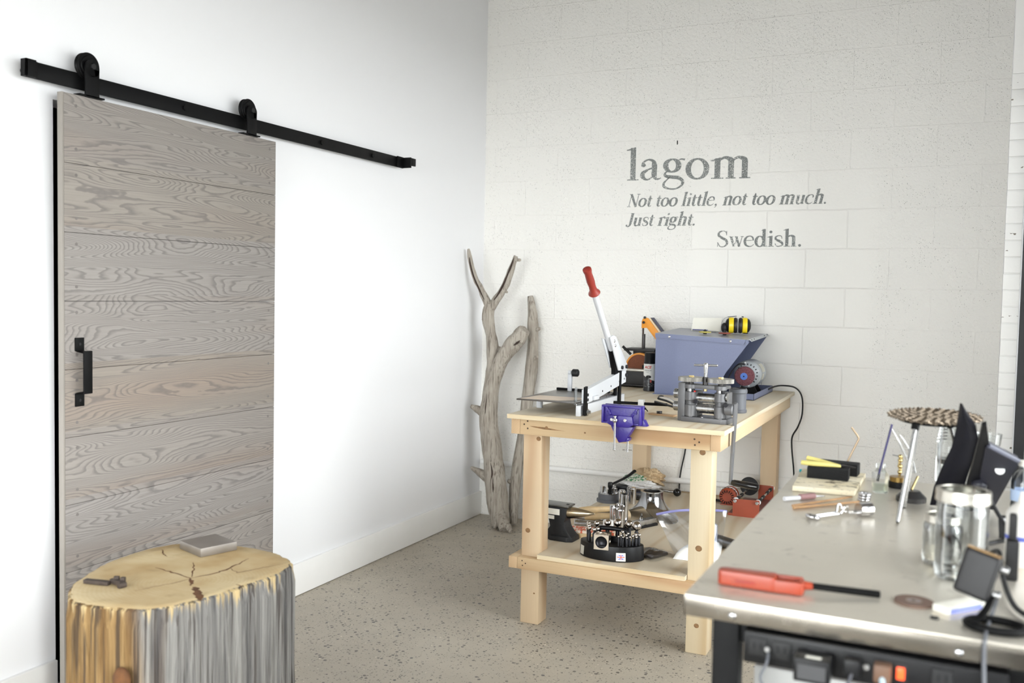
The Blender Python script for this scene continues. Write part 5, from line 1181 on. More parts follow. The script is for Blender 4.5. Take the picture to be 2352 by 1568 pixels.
# burnisher, sticks, spring clamp, tins
hp = thing('burnisher_pen', 'pen shaped burnisher with dusky pink grip before the soldering board', 'burnisher', (2.30, -2.838, BZ), R(48))
MB().cyl((-.045, 0, .006), (.0, 0, .006), .0055, seg=16).build('clear_tube', simple('milky_tube', (206, 206, 210), .3), hp)
MB().cyl((.0005, 0, .0075), (.045, 0, .0075), .0072, seg=18, bev=.001).build('pink_grip', simple('dusky_pink_grip', (150, 112, 112), .5), hp)
MB().cyl((.0455, 0, .006), (.075, 0, .005), .004, .0015, seg=12).build('steel_tip', M_STEEL, hp)
for i, (p, q_, lab) in enumerate((((2.297, -2.925, BZ + .0035), (2.41, -2.752, BZ + .004), 'thin brown wooden stick lying nearer the soldering board'), ((2.302, -2.945, BZ + .0035), (2.43, -2.80, BZ + .0035), 'thin brown wooden stick lying nearer the spring clamp'))):
    o = MB().cyl((0, 0, 0), tuple(q_[k] - p[k] for k in range(3)), .0032, .0024, 10).build('wooden_stick', simple('brown_stick_' + 'ab'[i], (176, 138, 98), .6, vary=.15, scale=40)); o.location = p; tag(o, lab, 'stick', 'wooden sticks on the steel bench')
sc_ = thing('spring_clamp_loupe', 'chrome wire loupe holder lying before the sticks', 'loupe', (2.355, -3.025, BZ), R(43))
MB().torus((0, 0, .006), .012, .0045, (.2, 0, 1), seg=28).build('ring_foot', M_CHROME, sc_)
for dy in (-.006, .006):
    MB().tube([(.012, dy, .007), (.055, dy, .010), (.066, dy * 1.4, .012), (.072, dy * 2, .026), (.079, dy * 2, .026), (.086, dy * 1.4, .012), (.12, dy, .010)], .0022, 8).build('wire_arm', M_CHROME, sc_)
MB().cyl((.118, 0, .0155), (.150, 0, .0155), .0150, seg=28, bev=.001).build('eyepiece', M_CHROME, sc_)
tn = thing('findings_tin', 'stack of small silver rings beside the glass bottle', 'tin', (2.438, -2.765, BZ))
for k in range(3): MB().torus((0.001 * k, 0, .0035 + .0066 * k), .0125, .0032, seg=26).build('ring', M_CHROME, tn)
# small bottle with brush, third hand, dome
bo = thing('glass_bottle', 'small square glass bottle with clear liquid and brush', 'bottle', (2.466, -2.648, BZ), R(20))
MB().prism([(-.0165, -.0165), (.0165, -.0165), (.0165, .0165), (-.0165, .0165)], .001, .052, bev=.003).lathe([(.0165, .051), (.012, .058), (.010, .062), (.0115, .066), (.0115, .074), (.0095, .074), (.0085, .062)], 24, cap=(False, False)).build('glass_body', M_JAR, bo)
MB().box((-.0145, -.0145, .003), (.0145, .0145, .024), bev=.002).build('liquid', m_glass('pale_liquid', (.86, .90, .86), .02, 1.2), bo)
bru = thing('flux_brush', 'dark blue brush standing slanted in the small glass bottle', 'brush', (2.462, -2.650, BZ + .026))
MB().cyl((0, 0, .02), (.026, .0, .148), .0026, seg=10).build('handle', simple('navy_handle', (50, 44, 96), .4), bru)
MB().cyl((-.002, 0, .004), (.001, 0, .022), .0034, .003, seg=10).build('ferrule', M_DSTEEL, bru)
thd = thing('third_hand', 'third hand holder with round black base and angled tweezers', 'third hand', (2.505, -2.545, BZ))
MB().lathe([(0, 0), (.026, 0), (.027, .004), (.027, .014), (.025, .016), (0, .016)], 32).build('base', M_BLACKP, thd)
MB().lathe([(0, .0162), (.023, .0162), (.023, .028), (0, .029)], 32).build('brass_cup', simple('aged_brass', (146, 118, 68), .3, .9), thd)
MB().tube([(0, 0, .029), (.002, 0, .045), (-.001, 0, .06), (.003, 0, .075), (.001, 0, .082)], [.003, .0045, .003, .0045, .003], 8).build('stem', M_BRASS, thd)
for z, r in ((.040, .006), (.055, .0065), (.07, .006), (.08, .0055)): MB().sphere((.001, 0, z), r, seg=12).build('joint_knob', M_BRASS, thd)
MB().tube([(.001, 0, .08), (-.018, .002, .082)], .0015, 8, smooth=False).build('cross_bar', M_STEEL, thd)
for dx in (0, .014):
    MB().tube([(.030 + dx * .5, .004, .040), (.012 + dx, .002, .085), (-.004 + dx, 0, .118), (-.022 + dx * 1.4, 0, .150 - dx)], [.003, .003, .0025, .0008], 8, flat=(1, .5)).build('tweezer_leg', M_STEEL, thd)
dmx = thing('weighted_base', 'black faceted weighted base between tripod legs', 'base', (2.540, -2.708, BZ))
MB().lathe([(0, 0), (.034, 0), (.034, .011), (.019, .026), (0, .0265)], 12).build('cast_base', simple('black_cast_base', (38, 36, 36), .3, vary=.2), dmx)
MB().cyl((0, .004, .0265), (.012, .03, .055), .003, seg=10).build('brass_wing', M_BRASS, dmx)

# black magnifier visor standing on its band
vs = thing('magnifier_visor', 'large black head magnifier visor with white dot standing behind the large jar', 'magnifier', (2.68, -2.62, BZ))
v = lambda x, y, z: (x - 2.68, y + 2.62, z - BZ)
M_VIS = simple('satin_black_visor', (40, 40, 50), .35, vary=.08)
VL = [Vector(p) for p in ((2.582, -2.745, .892), (2.589, -2.778, .941), (2.604, -2.843, .999), (2.622, -2.905, 1.056), (2.629, -2.963, 1.105), (2.633, -3.028, 1.163))]
VR = [Vector(p) for p in ((2.645, -2.755, .893), (2.653, -2.799, .96), (2.664, -2.87, 1.02), (2.672, -2.938, 1.083), (2.666, -2.972, 1.113), (2.641, -3.018, 1.155))]
def shell(u, w):
    k = min(w * 5, 4.999); i = int(k); f = k - i
    a = VL[i].lerp(VL[i + 1], f); c = VR[i].lerp(VR[i + 1], f)
    p = a.lerp(c, u); bow = .016 * math.sin(PI * u)
    return v(p.x, p.y - bow, p.z + bow * .3)
MB().grid(shell, 12, 20, th=.004).build('visor_shell', M_VIS, vs)
b = MB().poly([v(*p) for p in ((2.645, -2.74, .893), (2.708, -2.735, .893), (2.690, -2.83, .996), (2.692, -2.93, 1.08), (2.684, -2.98, 1.125), (2.676, -2.98, 1.122), (2.672, -2.93, 1.083), (2.664, -2.86, 1.02))], th=-.012)
b.build('side_frame', simple('black_visor_frame', (18, 18, 22), .4), vs)
PB = [Vector(p) for p in ((2.681, -2.84, .996), (2.690, -2.745, .906), (2.714, -2.741, .906), (2.751, -2.884, 1.035), (2.749, -2.891, 1.042), (2.692, -2.929, 1.075), (2.686, -2.925, 1.071))]
nB = (PB[2] - PB[5]).cross(PB[3] - PB[5]).normalized()
if nB.y > 0: nB = -nB
PB = [p + nB * .012 for p in PB]
o = MB().poly([v(*p) for p in PB], th=.001)
o = MB(); front = [v(*p) for p in PB]; back = [v(*(p - nB * .016)) for p in PB]
o.poly(front); o.poly(back[::-1])
for i in range(len(PB)): o.poly([front[i], back[i], back[(i + 1) % len(PB)], front[(i + 1) % len(PB)]])
bmesh.ops.remove_doubles(o.bm, verts=o.bm.verts, dist=.0003); bmesh.ops.recalc_face_normals(o.bm, faces=o.bm.faces)
o.build('headband_plate', M_VIS, vs)
ea, eb = PB[5] + Vector((0, -.002, .003)), PB[4] + Vector((.002, -.002, .003))
MB().tube([v(*ea), v(*eb)], .005, 8, smooth=False).build('plate_edge', simple('slate_plastic_edge', (96, 98, 112), .4), vs)
kc = Vector((2.681, -2.817, .976)) + nB * .0125
Mk, _l = MB.frame(v(*kc), v(*(kc + nB)))
MB().lathe([(0, 0), (.0165, 0), (.0165, .004), (.0155, .010), (.012, .014), (.006, .016), (0, .016)], 32, 0, Mk).build('hinge_knob', M_VIS, vs)
dc_ = Vector((2.718, -2.866, 1.019)) + nB * .0122
nD = (nB * .25 + Vector((-.05, -.9, .15))).normalized(); Mk, _l = MB.frame(v(*(dc_ - nD * .003)), v(*(dc_ + nD)))
MB().lathe([(0, 0), (.0095, 0), (.0095, .0075), (0, .0075)], 28, 0, Mk).build('white_dot', simple('white_dot_paint', (240, 240, 242), .5), vs)
# window side clutter
wbt = thing('water_bottle', 'clear plastic bottle with blue label lying against the window at right', 'bottle', (2.765, -2.86, BZ))
MB().lathe([(0, 0), (.022, .0), (.024, .006), (.024, .05), (.022, .055), (.024, .06), (.024, .098), (.016, .115), (.010, .122), (.010, .130), (0, .130)], 28).build('bottle_body', m_glass('bottle_plastic', (.92, .94, .97), .1, 1.4, 2.0), wbt)
MB().lathe([(.0244, .056), (.0244, .080)], 28, cap=(False, False)).build('label', simple('pale_blue_label', (186, 206, 236), .5), wbt)
MB().cyl((0, 0, .1302), (0, 0, .142), .0115, seg=20, bev=.001).build('cap', M_PAPER, wbt)
wb2 = thing('white_squeeze_bottle', 'white squeeze bottle cut off by the right picture edge', 'bottle', (2.742, -3.20, BZ))
MB().lathe([(0, 0), (.024, 0), (.026, .004), (.026, .095), (.018, .108), (.008, .115), (.004, .135), (0, .135)], 30).build('bottle_body', simple('white_bottle_plastic', (236, 232, 226), .4), wb2)
MB().lathe([(.0263, .048), (.0263, .056)], 30, cap=(False, False)).build('blue_line', simple('blue_print_line', (96, 110, 200), .5), wb2)
tg = thing('black_hang_tag', 'small black plastic tag with round hole leaning near the window', 'tag', (2.727, -3.00, BZ))
b = MB().prism([(-.011, 0), (.013, 0), (.010, .046), (-.014, .048)], -.0015, .0015, M=RX(PI / 2 - .12), bev=.001); b.build('plate', M_RUBBER, tg)
MB().cyl((-.002, -.0050, .0385), (-.002, -.0075, .0385), .0048, seg=18).build('hole', simple('tag_hole_white', (232, 232, 236), .5), tg)
tl = thing('black_hand_tool', 'black handled tool standing at the right between cables and white bottle', 'tool', (2.722, -3.31, BZ))
MB().box((-.009, -.014, 0), (.010, .014, .07), bev=.004).box((-.006, -.01, .07), (.006, .01, .115), bev=.004).build('handle', M_RUBBER, tl)
for nm, pts, r, lab in (('black_cable', [(2.69, -3.02, .985), (2.70, -3.03, .965), (2.722, -3.05, .93), (2.732, -3.06, .915), (2.726, -3.07, .905), (2.705, -3.08, .8985), (2.69, -3.10, .8985)], .0042, 'black looped cable coming down behind the large jar'),
                        ('black_cable', [(2.676, -3.14, .898), (2.686, -3.20, .8985), (2.692, -3.26, .92), (2.702, -3.31, .935), (2.704, -3.38, .92), (2.71, -3.45, .905), (2.722, -3.52, .8985), (2.75, -3.56, .8985)], .0042, 'black cable arching along the right of the large jar'),
                        ('grey_cable', [(2.70, -3.42, .8938), (2.69, -3.50, .8938), (2.683, -3.56, .8938), (2.676, -3.62, .8938), (2.672, -3.668, .8938), (2.6715, -3.674, .886), (2.672, -3.676, .86), (2.675, -3.69, .80), (2.68, -3.69, .70), (2.68, -3.68, .5)], .0028, 'grey cable running over the steel bench front edge at right')):
    tag(MB().tube(pts, r, 10).build(nm, M_RUBBER if 'black' in nm else M_GPL), lab, 'cable', 'cables on the steel bench')
# small square lamp on a bent neck
cm = thing('square_task_lamp', 'small square black lamp head on curved neck at the steel bench front right', 'lamp', (2.667, -3.585, BZ))
Mh = TR(-.010, .012, .0745) @ RY(R(0)) @ RZ(R(-14)) @ RX(R(-8)) @ Matrix.Rotation(R(13), 4, 'Y')
Mh = TR(.005, 0, -.004) @ Mh @ Matrix.Diagonal((1.27, 1.2, 1.24, 1))
b = MB().box((-.0205, -.006, -.029), (.0205, .006, .029), bev=.0058, M=Mh, seg=3); hd = b.build('lamp_head', simple('matte_black_lamp', (26, 25, 27), .5, vary=.05), cm)
MB().box((-.0185, -.0066, .0285), (.0185, .0066, .0298), M=Mh).build('bronze_trim', simple('bronze_edge', (130, 100, 58), .4, .5), hd)
for dz in (.016, -.016): MB().cyl(tuple(Mh @ Vector((.0205, .004, dz))), tuple(Mh @ Vector((.029, .006, dz))), .0055, seg=14, bev=.001).build('hinge_knob', M_STEEL, hd)
MB().tube([tuple(Mh @ Vector((.026, .006, -.016))), (.016, .008, .040), (.008, -.006, .024), (-.004, -.016, .010), (-.016, -.022, .006)], [.004, .0048, .0055, .006, .007], 12, flat=(1.4, .8)).build('neck', M_BLACKM, cm)
MB().torus((.022, -.022, .0065), .034, .0062, (0, 0, 1), seg=36, scale=(1.15, .8, 1)).build('base_ring', M_BLACKM, cm)
# ------------------------------------------------------------------ driftwood in the corner
def m_drift():
    t = NT('bleached_driftwood'); g, fine, n = grain(t, 'z', 9.0, 9.0, 5.0, 4.0, 2.0)
    c = t.mix(t.noise(t.co(), 9.0, 3.0), lin((194, 187, 176)), lin((152, 142, 130)))
    st = t.noise(t.co(scale=(120, 120, 5), loc=(3, 1, 2)), 1.0, 4.0, .6)
    c = t.mix(t.ramp(st, [(.53, (0, 0, 0)), (.66, (.75,) * 3)]), c, lin((78, 68, 60)))
    c = t.mix(t.math('MULTIPLY', t.math('POWER', g, 4.0), .35), c, lin((130, 118, 108)))
    t.set(col=c, rough=.85, spec=.2).bump(t.math('ADD', t.math('MULTIPLY', st, -1.0), fine), .6, .006)
    return t.m
M_DRIFT = m_drift(); M_CRACK = simple('dark_wood_crack', (58, 44, 38), .9, vary=.3, scale=60)
def gnarl(o, amt, seed):
    """roughen a limb with fluted, twisting ridges"""
    rnd = random.Random(seed); off = Vector((rnd.random() * 9, rnd.random() * 9, rnd.random() * 9))
    from mathutils import noise as mn
    me = o.data
    for v, nrm in [(v, v.normal.copy()) for v in me.vertices]:
        p = v.co; q_ = Vector((p.x * 34, p.y * 34, p.z * 5)) + off
        v.co += nrm * amt * (mn.noise(q_) + .6 * mn.noise(q_ * 2.3) + .5 * mn.noise(p * 16 + off))
    me.update(); return o
DY = -.19
tr = thing('driftwood_branch', 'tall forked grey driftwood branch leaning in the corner of the white walls', 'driftwood', (.26, DY, 0))
l = lambda x, z, y=DY: (x - .26, y - DY, z)
b = MB().tube([l(.262, .012, -.24), l(.245, .12, -.235), l(.222, .26, -.225), l(.196, .40, -.22), l(.178, .52, -.22), l(.163, .64, -.22), l(.172, .76, -.215), l(.190, .86, -.21), l(.212, .93, -.21), l(.250, 1.0, -.21), l(.296, 1.065, -.205), l(.345, 1.125, -.20), l(.374, 1.162, -.20)],
              [.052, .062, .064, .058, .056, .056, .048, .043, .042, .042, .046, .048, .034], 18, sub=5)
gnarl(b.build('trunk', M_DRIFT, tr), .007, 1)
b = MB().tube([l(.165, .62, -.19), l(.148, .74, -.20), l(.150, .84, -.20), l(.168, .94, -.20), l(.172, 1.03, -.20), l(.158, 1.12, -.20), l(.140, 1.21, -.20), l(.142, 1.27, -.20), l(.150, 1.305, -.20)], [.036, .034, .028, .030, .036, .032, .034, .034, .026], 16, sub=5)
gnarl(b.build('back_limb', M_DRIFT, tr), .006, 2)
b = MB().tube([l(.146, 1.28, -.20), l(.112, 1.36, -.215), l(.075, 1.44, -.235), l(.050, 1.515, -.25), l(.040, 1.58, -.26), l(.033, 1.625, -.265)], [.027, .020, .016, .0145, .015, .006], 12, sub=5)
gnarl(b.build('left_fork', M_DRIFT, tr), .004, 3)
b = MB().tube([l(.152, 1.28, -.20), l(.205, 1.35, -.20), l(.250, 1.42, -.20), l(.282, 1.50, -.20), l(.312, 1.585, -.20)], [.028, .023, .020, .018, .013], 12, sub=5)
gnarl(b.build('right_fork', M_DRIFT, tr), .004, 4)
def stub(p, q_, r0, r1, s_):
    b = MB().tube([p, [(p[i] + q_[i]) / 2 for i in range(3)], q_], [r0, (r0 + r1) / 2, r1], 10, sub=4); gnarl(b.build('broken_stub', M_DRIFT, tr), .004, s_)
stub(l(.15, .655, -.22), l(.055, .700, -.24), .040, .008, 5); stub(l(.17, .28, -.22), l(.062, .335, -.245), .040, .008, 6)
stub(l(.30, 1.565, -.20), l(.342, 1.562, -.205), .014, .010, 7); stub(l(.23, 1.385, -.20), l(.262, 1.375, -.20), .014, .005, 8)
stub(l(.14, 1.19, -.20), l(.098, 1.215, -.20), .018, .007, 9); stub(l(.17, 1.02, -.20), l(.222, 1.045, -.18), .034, .010, 10); stub(l(.165, .9, -.20), l(.125, .905, -.18), .018, .010, 11)
stub(l(.25, .10, -.24), l(.33, .012, -.33), .048, .024, 12); stub(l(.30, .055, -.29), l(.385, .012, -.345), .030, .012, 13); stub(l(.27, .06, -.28), l(.265, .01, -.32), .020, .008, 15)
stub(l(.33, 1.09, -.20), l(.372, 1.095, -.235), .022, .010, 14)
def crack(pts, w):
    b = MB().tube(pts, [w * .3] + [w] * (len(pts) - 2) + [w * .2], 8, sub=4); b.build('crack', M_CRACK, tr)
crack([l(.185, 1.325, -.224), l(.222, 1.38, -.221), l(.262, 1.46, -.219), l(.290, 1.53, -.217), l(.309, 1.59, -.208)], .0062)
crack([l(.126, 1.33, -.233), l(.097, 1.39, -.243), l(.068, 1.46, -.257), l(.050, 1.53, -.268), l(.042, 1.59, -.272)], .0045)
crack([l(.330, 1.07, -.246), l(.352, 1.085, -.246), l(.366, 1.10, -.236)], .007)
crack([l(.215, .25, -.285), l(.225, .32, -.284), l(.212, .38, -.280)], .005); crack([l(.245, .17, -.292), l(.236, .24, -.290), l(.230, .30, -.286)], .005)
crack([l(.17, .80, -.255), l(.168, .70, -.272), l(.17, .66, -.275)], .003)
dk = thing('driftwood_pole', 'straight pale driftwood pole standing on the wall behind the bench corner', 'driftwood', (.34, -.10, 0))
k_ = lambda x, z, y=-.085: (x - .34, y + .10, z)
b = MB().tube([k_(.318, .012, -.17), k_(.305, .12, -.15), k_(.302, .24, -.13), k_(.318, .42, -.11), k_(.34, .60, -.095), k_(.355, .78, -.085), k_(.368, .94, -.075), k_(.372, 1.06, -.07), k_(.366, 1.19, -.065), k_(.360, 1.27, -.06), k_(.342, 1.355, -.055)], [.024, .027, .032, .033, .034, .036, .038, .033, .032, .026, .016], 14, sub=5)
gnarl(b.build('pole', M_DRIFT, dk), .004, 21)
for p, q_, r0, r1 in ((k_(.375, .98, -.08), k_(.415, 1.0, -.10), .020, .010), (k_(.385, 1.155, -.07), k_(.418, 1.165, -.075), .014, .009), (k_(.30, .24, -.13), k_(.262, .26, -.15), .022, .010)):
    b = MB().tube([p, [(p[i] + q_[i]) / 2 for i in range(3)], q_], [r0, (r0 + r1) / 2, r1], 10, sub=4); gnarl(b.build('knot_stub', M_DRIFT, dk), .003, 22)

# ------------------------------------------------------------------ stump
SH = .62
stp = thing('tree_stump', 'big round tree stump with pale cracked top and weathered grey side by the sliding door', 'stump', (.80, -3.30, 0))
ctrl = [(0.717, -3.578), (0.64, -3.504), (0.579, -3.376), (0.554, -3.237), (0.584, -3.105), (0.67, -3.045), (0.791, -3.026), (0.911, -3.037), (0.982, -3.072), (1.025, -3.119), (1.038, -3.193), (1.030, -3.312), (1.018, -3.42), (0.989, -3.508), (0.95, -3.563), (0.869, -3.59), (0.8, -3.604), (0.758, -3.599)][::-1]
ctrl = [Vector((x - .80, y + 3.30, 0)) for x, y in ctrl]
ring0 = []
for i in range(len(ctrl)):
    p0, p1, p2, p3 = ctrl[i - 1], ctrl[i], ctrl[(i + 1) % len(ctrl)], ctrl[(i + 2) % len(ctrl)]
    for k in range(16):
        t_ = k / 16; ring0.append(.5 * ((2 * p1) + (p2 - p0) * t_ + (2 * p0 - 5 * p1 + 4 * p2 - p3) * t_ * t_ + (-p0 + 3 * p1 - 3 * p2 + p3) * t_ ** 3))
from mathutils import noise as mnz
NR = len(ring0)
def m_stump_side():
    t = NT('weathered_stump_side'); v = t.co(); s = t.n('SeparateXYZ', {0: v})
    st = t.ramp(t.noise(t.co(scale=(30, 30, 1.1)), 1.0, 5.0, .65, .5), [(.36, (0, 0, 0)), (.62, (1, 1, 1))]); st2 = t.noise(t.co(scale=(80, 80, 2.2), loc=(4, 4, 1)), 1.0, 3.0)
    warm = t.mix(st, lin((98, 72, 42)), lin((160, 132, 90))); grey = t.mix(st, lin((76, 74, 74)), lin((146, 143, 138)))
    side = t.math('ADD', t.math('ADD', t.math('MULTIPLY', s.outputs[0], 1.0), t.math('MULTIPLY', s.outputs[1], .55)), t.math('MULTIPLY', t.noise(t.co(scale=(9, 9, 1.2), loc=(7, 2, 0)), 1.0, 2.0), .5))
    fac = t.ramp(side, [(.24, (0, 0, 0)), (.36, (1, 1, 1))])
    c = t.mix(fac, warm, grey)
    rim = t.ramp(t.math('ADD', s.outputs[2], t.math('MULTIPLY', st, .09)), [(.655, (0, 0, 0)), (.68, (1, 1, 1))])
    c = t.mix(rim, c, lin((186, 164, 122)))
    c = t.mix(t.math('MULTIPLY', t.ramp(st2, [(.55, (0, 0, 0)), (.62, (1, 1, 1))]), .75), c, lin((58, 50, 46)))
    t.set(col=c, rough=.85, spec=.2).bump(t.math('ADD', st, st2), .8, .008)
    return t.m
def m_stump_top():
    t = NT('sawn_stump_top'); v = t.co(loc=(-.087, .04, 0)); s = t.n('SeparateXYZ', {0: v})
    nz = t.noise(v, 7.0, 3.0)
    r = t.math('POWER', t.math('ADD', t.math('POWER', s.outputs[0], 2.0), t.math('POWER', s.outputs[1], 2.0)), .5)
    w = t.math('SINE', t.math('MULTIPLY', t.math('ADD', r, t.math('MULTIPLY', nz, .02)), 620.0))
    saw = t.noise(t.co(scale=(6, 160, 1), rot=(0, 0, .6)), 1.0, 2.0)
    c = t.mix(t.ramp(nz, [(.35, (0, 0, 0)), (.7, (1, 1, 1))]), lin((198, 180, 144)), lin((174, 148, 106)))
    c = t.mix(t.math('MULTIPLY', t.math('ADD', w, 1.0), .07), c, lin((170, 136, 84)))
    c = t.mix(t.math('MULTIPLY', t.ramp(saw, [(.5, (0, 0, 0)), (.7, (1, 1, 1))]), .25), c, lin((182, 156, 112)))
    c = t.mix(t.math('MULTIPLY', t.ramp(t.noise(v, 16.0, 3.0), [(.6, (0, 0, 0)), (.72, (1, 1, 1))]), .35), c, lin((150, 128, 92)))
    t.set(col=c, rough=.75, spec=.25).bump(saw, .2, .002)
    return t.m
bm = bmesh.new(); rings = []
cuts = [0.0, .06, .14, .24, .34, .44, .52, .57, .60, .614, SH]
for zi, z in enumerate(cuts):
    row = []
    for k, p in enumerate(ring0):
        a = 2 * PI * k / NR; d = p.normalized()
        ridge = mnz.noise(Vector((math.cos(a) * 9, math.sin(a) * 9, z * .8))) * .010 + mnz.noise(Vector((math.cos(a) * 30, math.sin(a) * 30, z * 1.2))) * .006
        flare = .045 * max(0, (.35 - z)) ** 1.5 * 3
        inset = 0 if z < .6 else (-.003 if z < .618 else -.010)
        nt = 0
        row.append(bm.verts.new(Vector((p.x, p.y, 0)) + d * ((ridge if z < .6 else ridge * .5) + flare + inset) + Vector((0, 0, z))))
    rings.append(row)
for A, B in zip(rings, rings[1:]):
    for k in range(NR): bm.faces.new((A[k], A[(k + 1) % NR], B[(k + 1) % NR], B[k])).material_index = 0
bm.faces.new(rings[0][::-1]).material_index = 0
prev = rings[-1]
for s_ in (.85, .55, .2):
    row = [bm.verts.new((v.co.x * s_ + .07 * (1 - s_), v.co.y * s_ - .04 * (1 - s_), SH + .0)) for v in rings[-1]]
    for k in range(NR): bm.faces.new((prev[k], prev[(k + 1) % NR], row[(k + 1) % NR], row[k])).material_index = 1
    prev = row
bm.faces.new(prev).material_index = 1
bmesh.ops.recalc_face_normals(bm, faces=bm.faces)
mb_ = MB(); mb_.bm.free(); mb_.bm = bm; mb_.build('wood_block', [m_stump_side(), m_stump_top()], stp, ang=60)
def sline(pts, w, nm='crack'):
    P = [(x - .80, y + 3.30) for x, y in pts]; b = MB()
    full = []
    rnd = random.Random(len(pts) * 7 + int(w * 1e5))
    for i in range(len(P) - 1):
        for k in range(5):
            t_ = k / 5; full.append((P[i][0] + (P[i + 1][0] - P[i][0]) * t_ + rnd.uniform(-.003, .003), P[i][1] + (P[i + 1][1] - P[i][1]) * t_ + rnd.uniform(-.003, .003), SH + .0003))
    full.append((*P[-1], SH + .0003)); n = len(full)
    b.tube(full, [w * (.35 + .65 * math.sin(PI * min(1, (i + .5) / n * 1.1))) * rnd.uniform(.6, 1.2) for i in range(n)], 6, smooth=False, flat=(1, .12)); b.build(nm, M_CRK, stp)
M_CRK = simple('brown_wood_check', (96, 62, 34), .9, vary=.3, scale=50)
sline([(.867, -.333 - 3.0), (.887, -3.348), (.91, -3.374)], .0055)
sline([(.925, -3.378), (.952, -3.396), (.985, -3.425), (1.012, -3.447)], .0115)
sline([(.867, -3.33), (.79, -3.316), (.718, -3.305)], .0028); sline([(.867, -3.33), (.89, -3.26), (.893, -3.229), (.885, -3.17), (.875, -3.12)], .0034)
sline([(.859, -3.322), (.835, -3.29), (.796, -3.246), (.77, -3.22)], .0022); sline([(.604, -3.168), (.64, -3.20), (.667, -3.214)], .0020); sline([(.895, -3.214), (.937, -3.236), (.96, -3.18), (.99, -3.115)], .0017)
sline([(1.0, -3.31), (1.03, -3.325)], .0018); sline([(.87, -3.335), (.85, -3.40), (.82, -3.47)], .0014); sline([(.665, -3.13), (.70, -3.15)], .002)
kn = MB().sphere((.914 - .8, -3.600 + 3.30 + .006, .462), .022, scale=(1.1, .7, 1.3)); 
kn.build('side_knot', M_CRK, stp)
bb = MB().box((-.060, -.056, 0), (.060, .056, .024), bev=.0015)
o = bb.build('steel_bench_block', simple('worn_steel_block', (150, 144, 138), .38, .75, vary=.12, scale=18)); o.location = (.715, -3.105, SH + .0008); o.rotation_euler = (0, 0, R(-18))
tag(o, 'square grey steel bench block at the back of the stump top', 'bench block')
br = thing('iron_clip', 'small dark rusty iron clip lying on the stump left side', 'clip', (.735, -3.47, SH + .001), R(12))
M_RUST = simple('rusty_iron', (76, 66, 60), .7, .5, vary=.3, scale=70)
MB().box((-.070, -.008, 0), (.0, .008, .010), bev=.002).build('shank', M_RUST, br)
MB().cbox((.020, .004, .008), (.05, .012, .012), rot=(0, 0, -.35), bev=.003).cbox((.012, .012, .014), (.014, .010, .014), rot=(0, 0, .3), bev=.003).cbox((.030, .012, .014), (.012, .012, .012), rot=(0, 0, .2), bev=.003).cyl((.036, -.014, .006), (.044, .002, .006), .008, seg=12).build('jaw', M_RUST, br)

# ------------------------------------------------------------------ painted lettering on the block wall
def m_paint():
    t = NT('worn_grey_wall_paint'); v = t.co(); n = t.noise(v, 170.0, 3.0, .7); big = t.noise(v, 9.0, 2.0)
    wear = t.math('GREATER_THAN', t.math('ADD', n, t.math('MULTIPLY', big, .22)), .70)
    t.set(col=t.mix(wear, t.mix(big, lin((136, 138, 137)), lin((124, 127, 126))), lin((236, 235, 230))), rough=.7, spec=.2).bump(t.noise(v, 62.0, 4.0), .4, .004)
    return t.m
M_LETTER = m_paint()
def spl(pts, sub=8):
    P = [Vector((*p[:2], 0)) for p in pts]; ws = [p[2] for p in pts]; Q = []
    for i in range(len(P) - 1):
        p0, p1, p2, p3 = P[max(i - 1, 0)], P[i], P[i + 1], P[min(i + 2, len(P) - 1)]
        for k in range(sub):
            t_ = k / sub
            q_ = .5 * ((2 * p1) + (p2 - p0) * t_ + (2 * p0 - 5 * p1 + 4 * p2 - p3) * t_ * t_ + (-p0 + 3 * p1 - 3 * p2 + p3) * t_ ** 3)
            Q.append((q_.x, q_.y, ws[i] + (ws[i + 1] - ws[i]) * t_))
    Q.append((P[-1].x, P[-1].y, ws[-1])); return Q
TH, TK = .075, .22                     # hairline and stem weight, in x-heights
def C(*p): return ('c', p)            # curve of (x, y, width)
def Ln(x0, y0, x1, y1, w): return ('l', (x0, y0, x1, y1, w))
def P_(*p): return ('p', p)
def D(x, y, r): return ('d', (x, y, r))
def ell(cx, cy, rx_, ry_, thick=TK, thin=TH, tilt=0, a0=0, a1=360):
    pts = []
    for k in range(25):
        a = R(a0 + (a1 - a0) * k / 24); w = thin + (thick - thin) * abs(math.cos(a - R(tilt))) ** 1.4
        pts.append((cx + rx_ * math.cos(a), cy + ry_ * math.sin(a), w))
    return ('e', pts)
def stem(x, y0, y1, w=TK, foot=True, flag=True, fw=.17):
    o = [Ln(x, y0, x, y1, w)]
    if foot: o.append(Ln(x - w / 2 - fw * .75, y0 + .025, x + w / 2 + fw * .75, y0 + .025, .05))
    if flag: o.append(P_((x + w / 2, y1 + .04), (x - w / 2 - fw, y1 - .09), (x - w / 2 - fw, y1 - .13), (x - w / 2, y1 - .12), (x + w / 2, y1 - .2)))
    return o
def arch(x0, x1, w=TK):
    return [C((x0, .70, TH), (x0 + .10, .88, TH * 1.2), (x0 + (x1 - x0) * .55, .965, .12), (x1 - .02, .86, w), (x1, .66, w))]
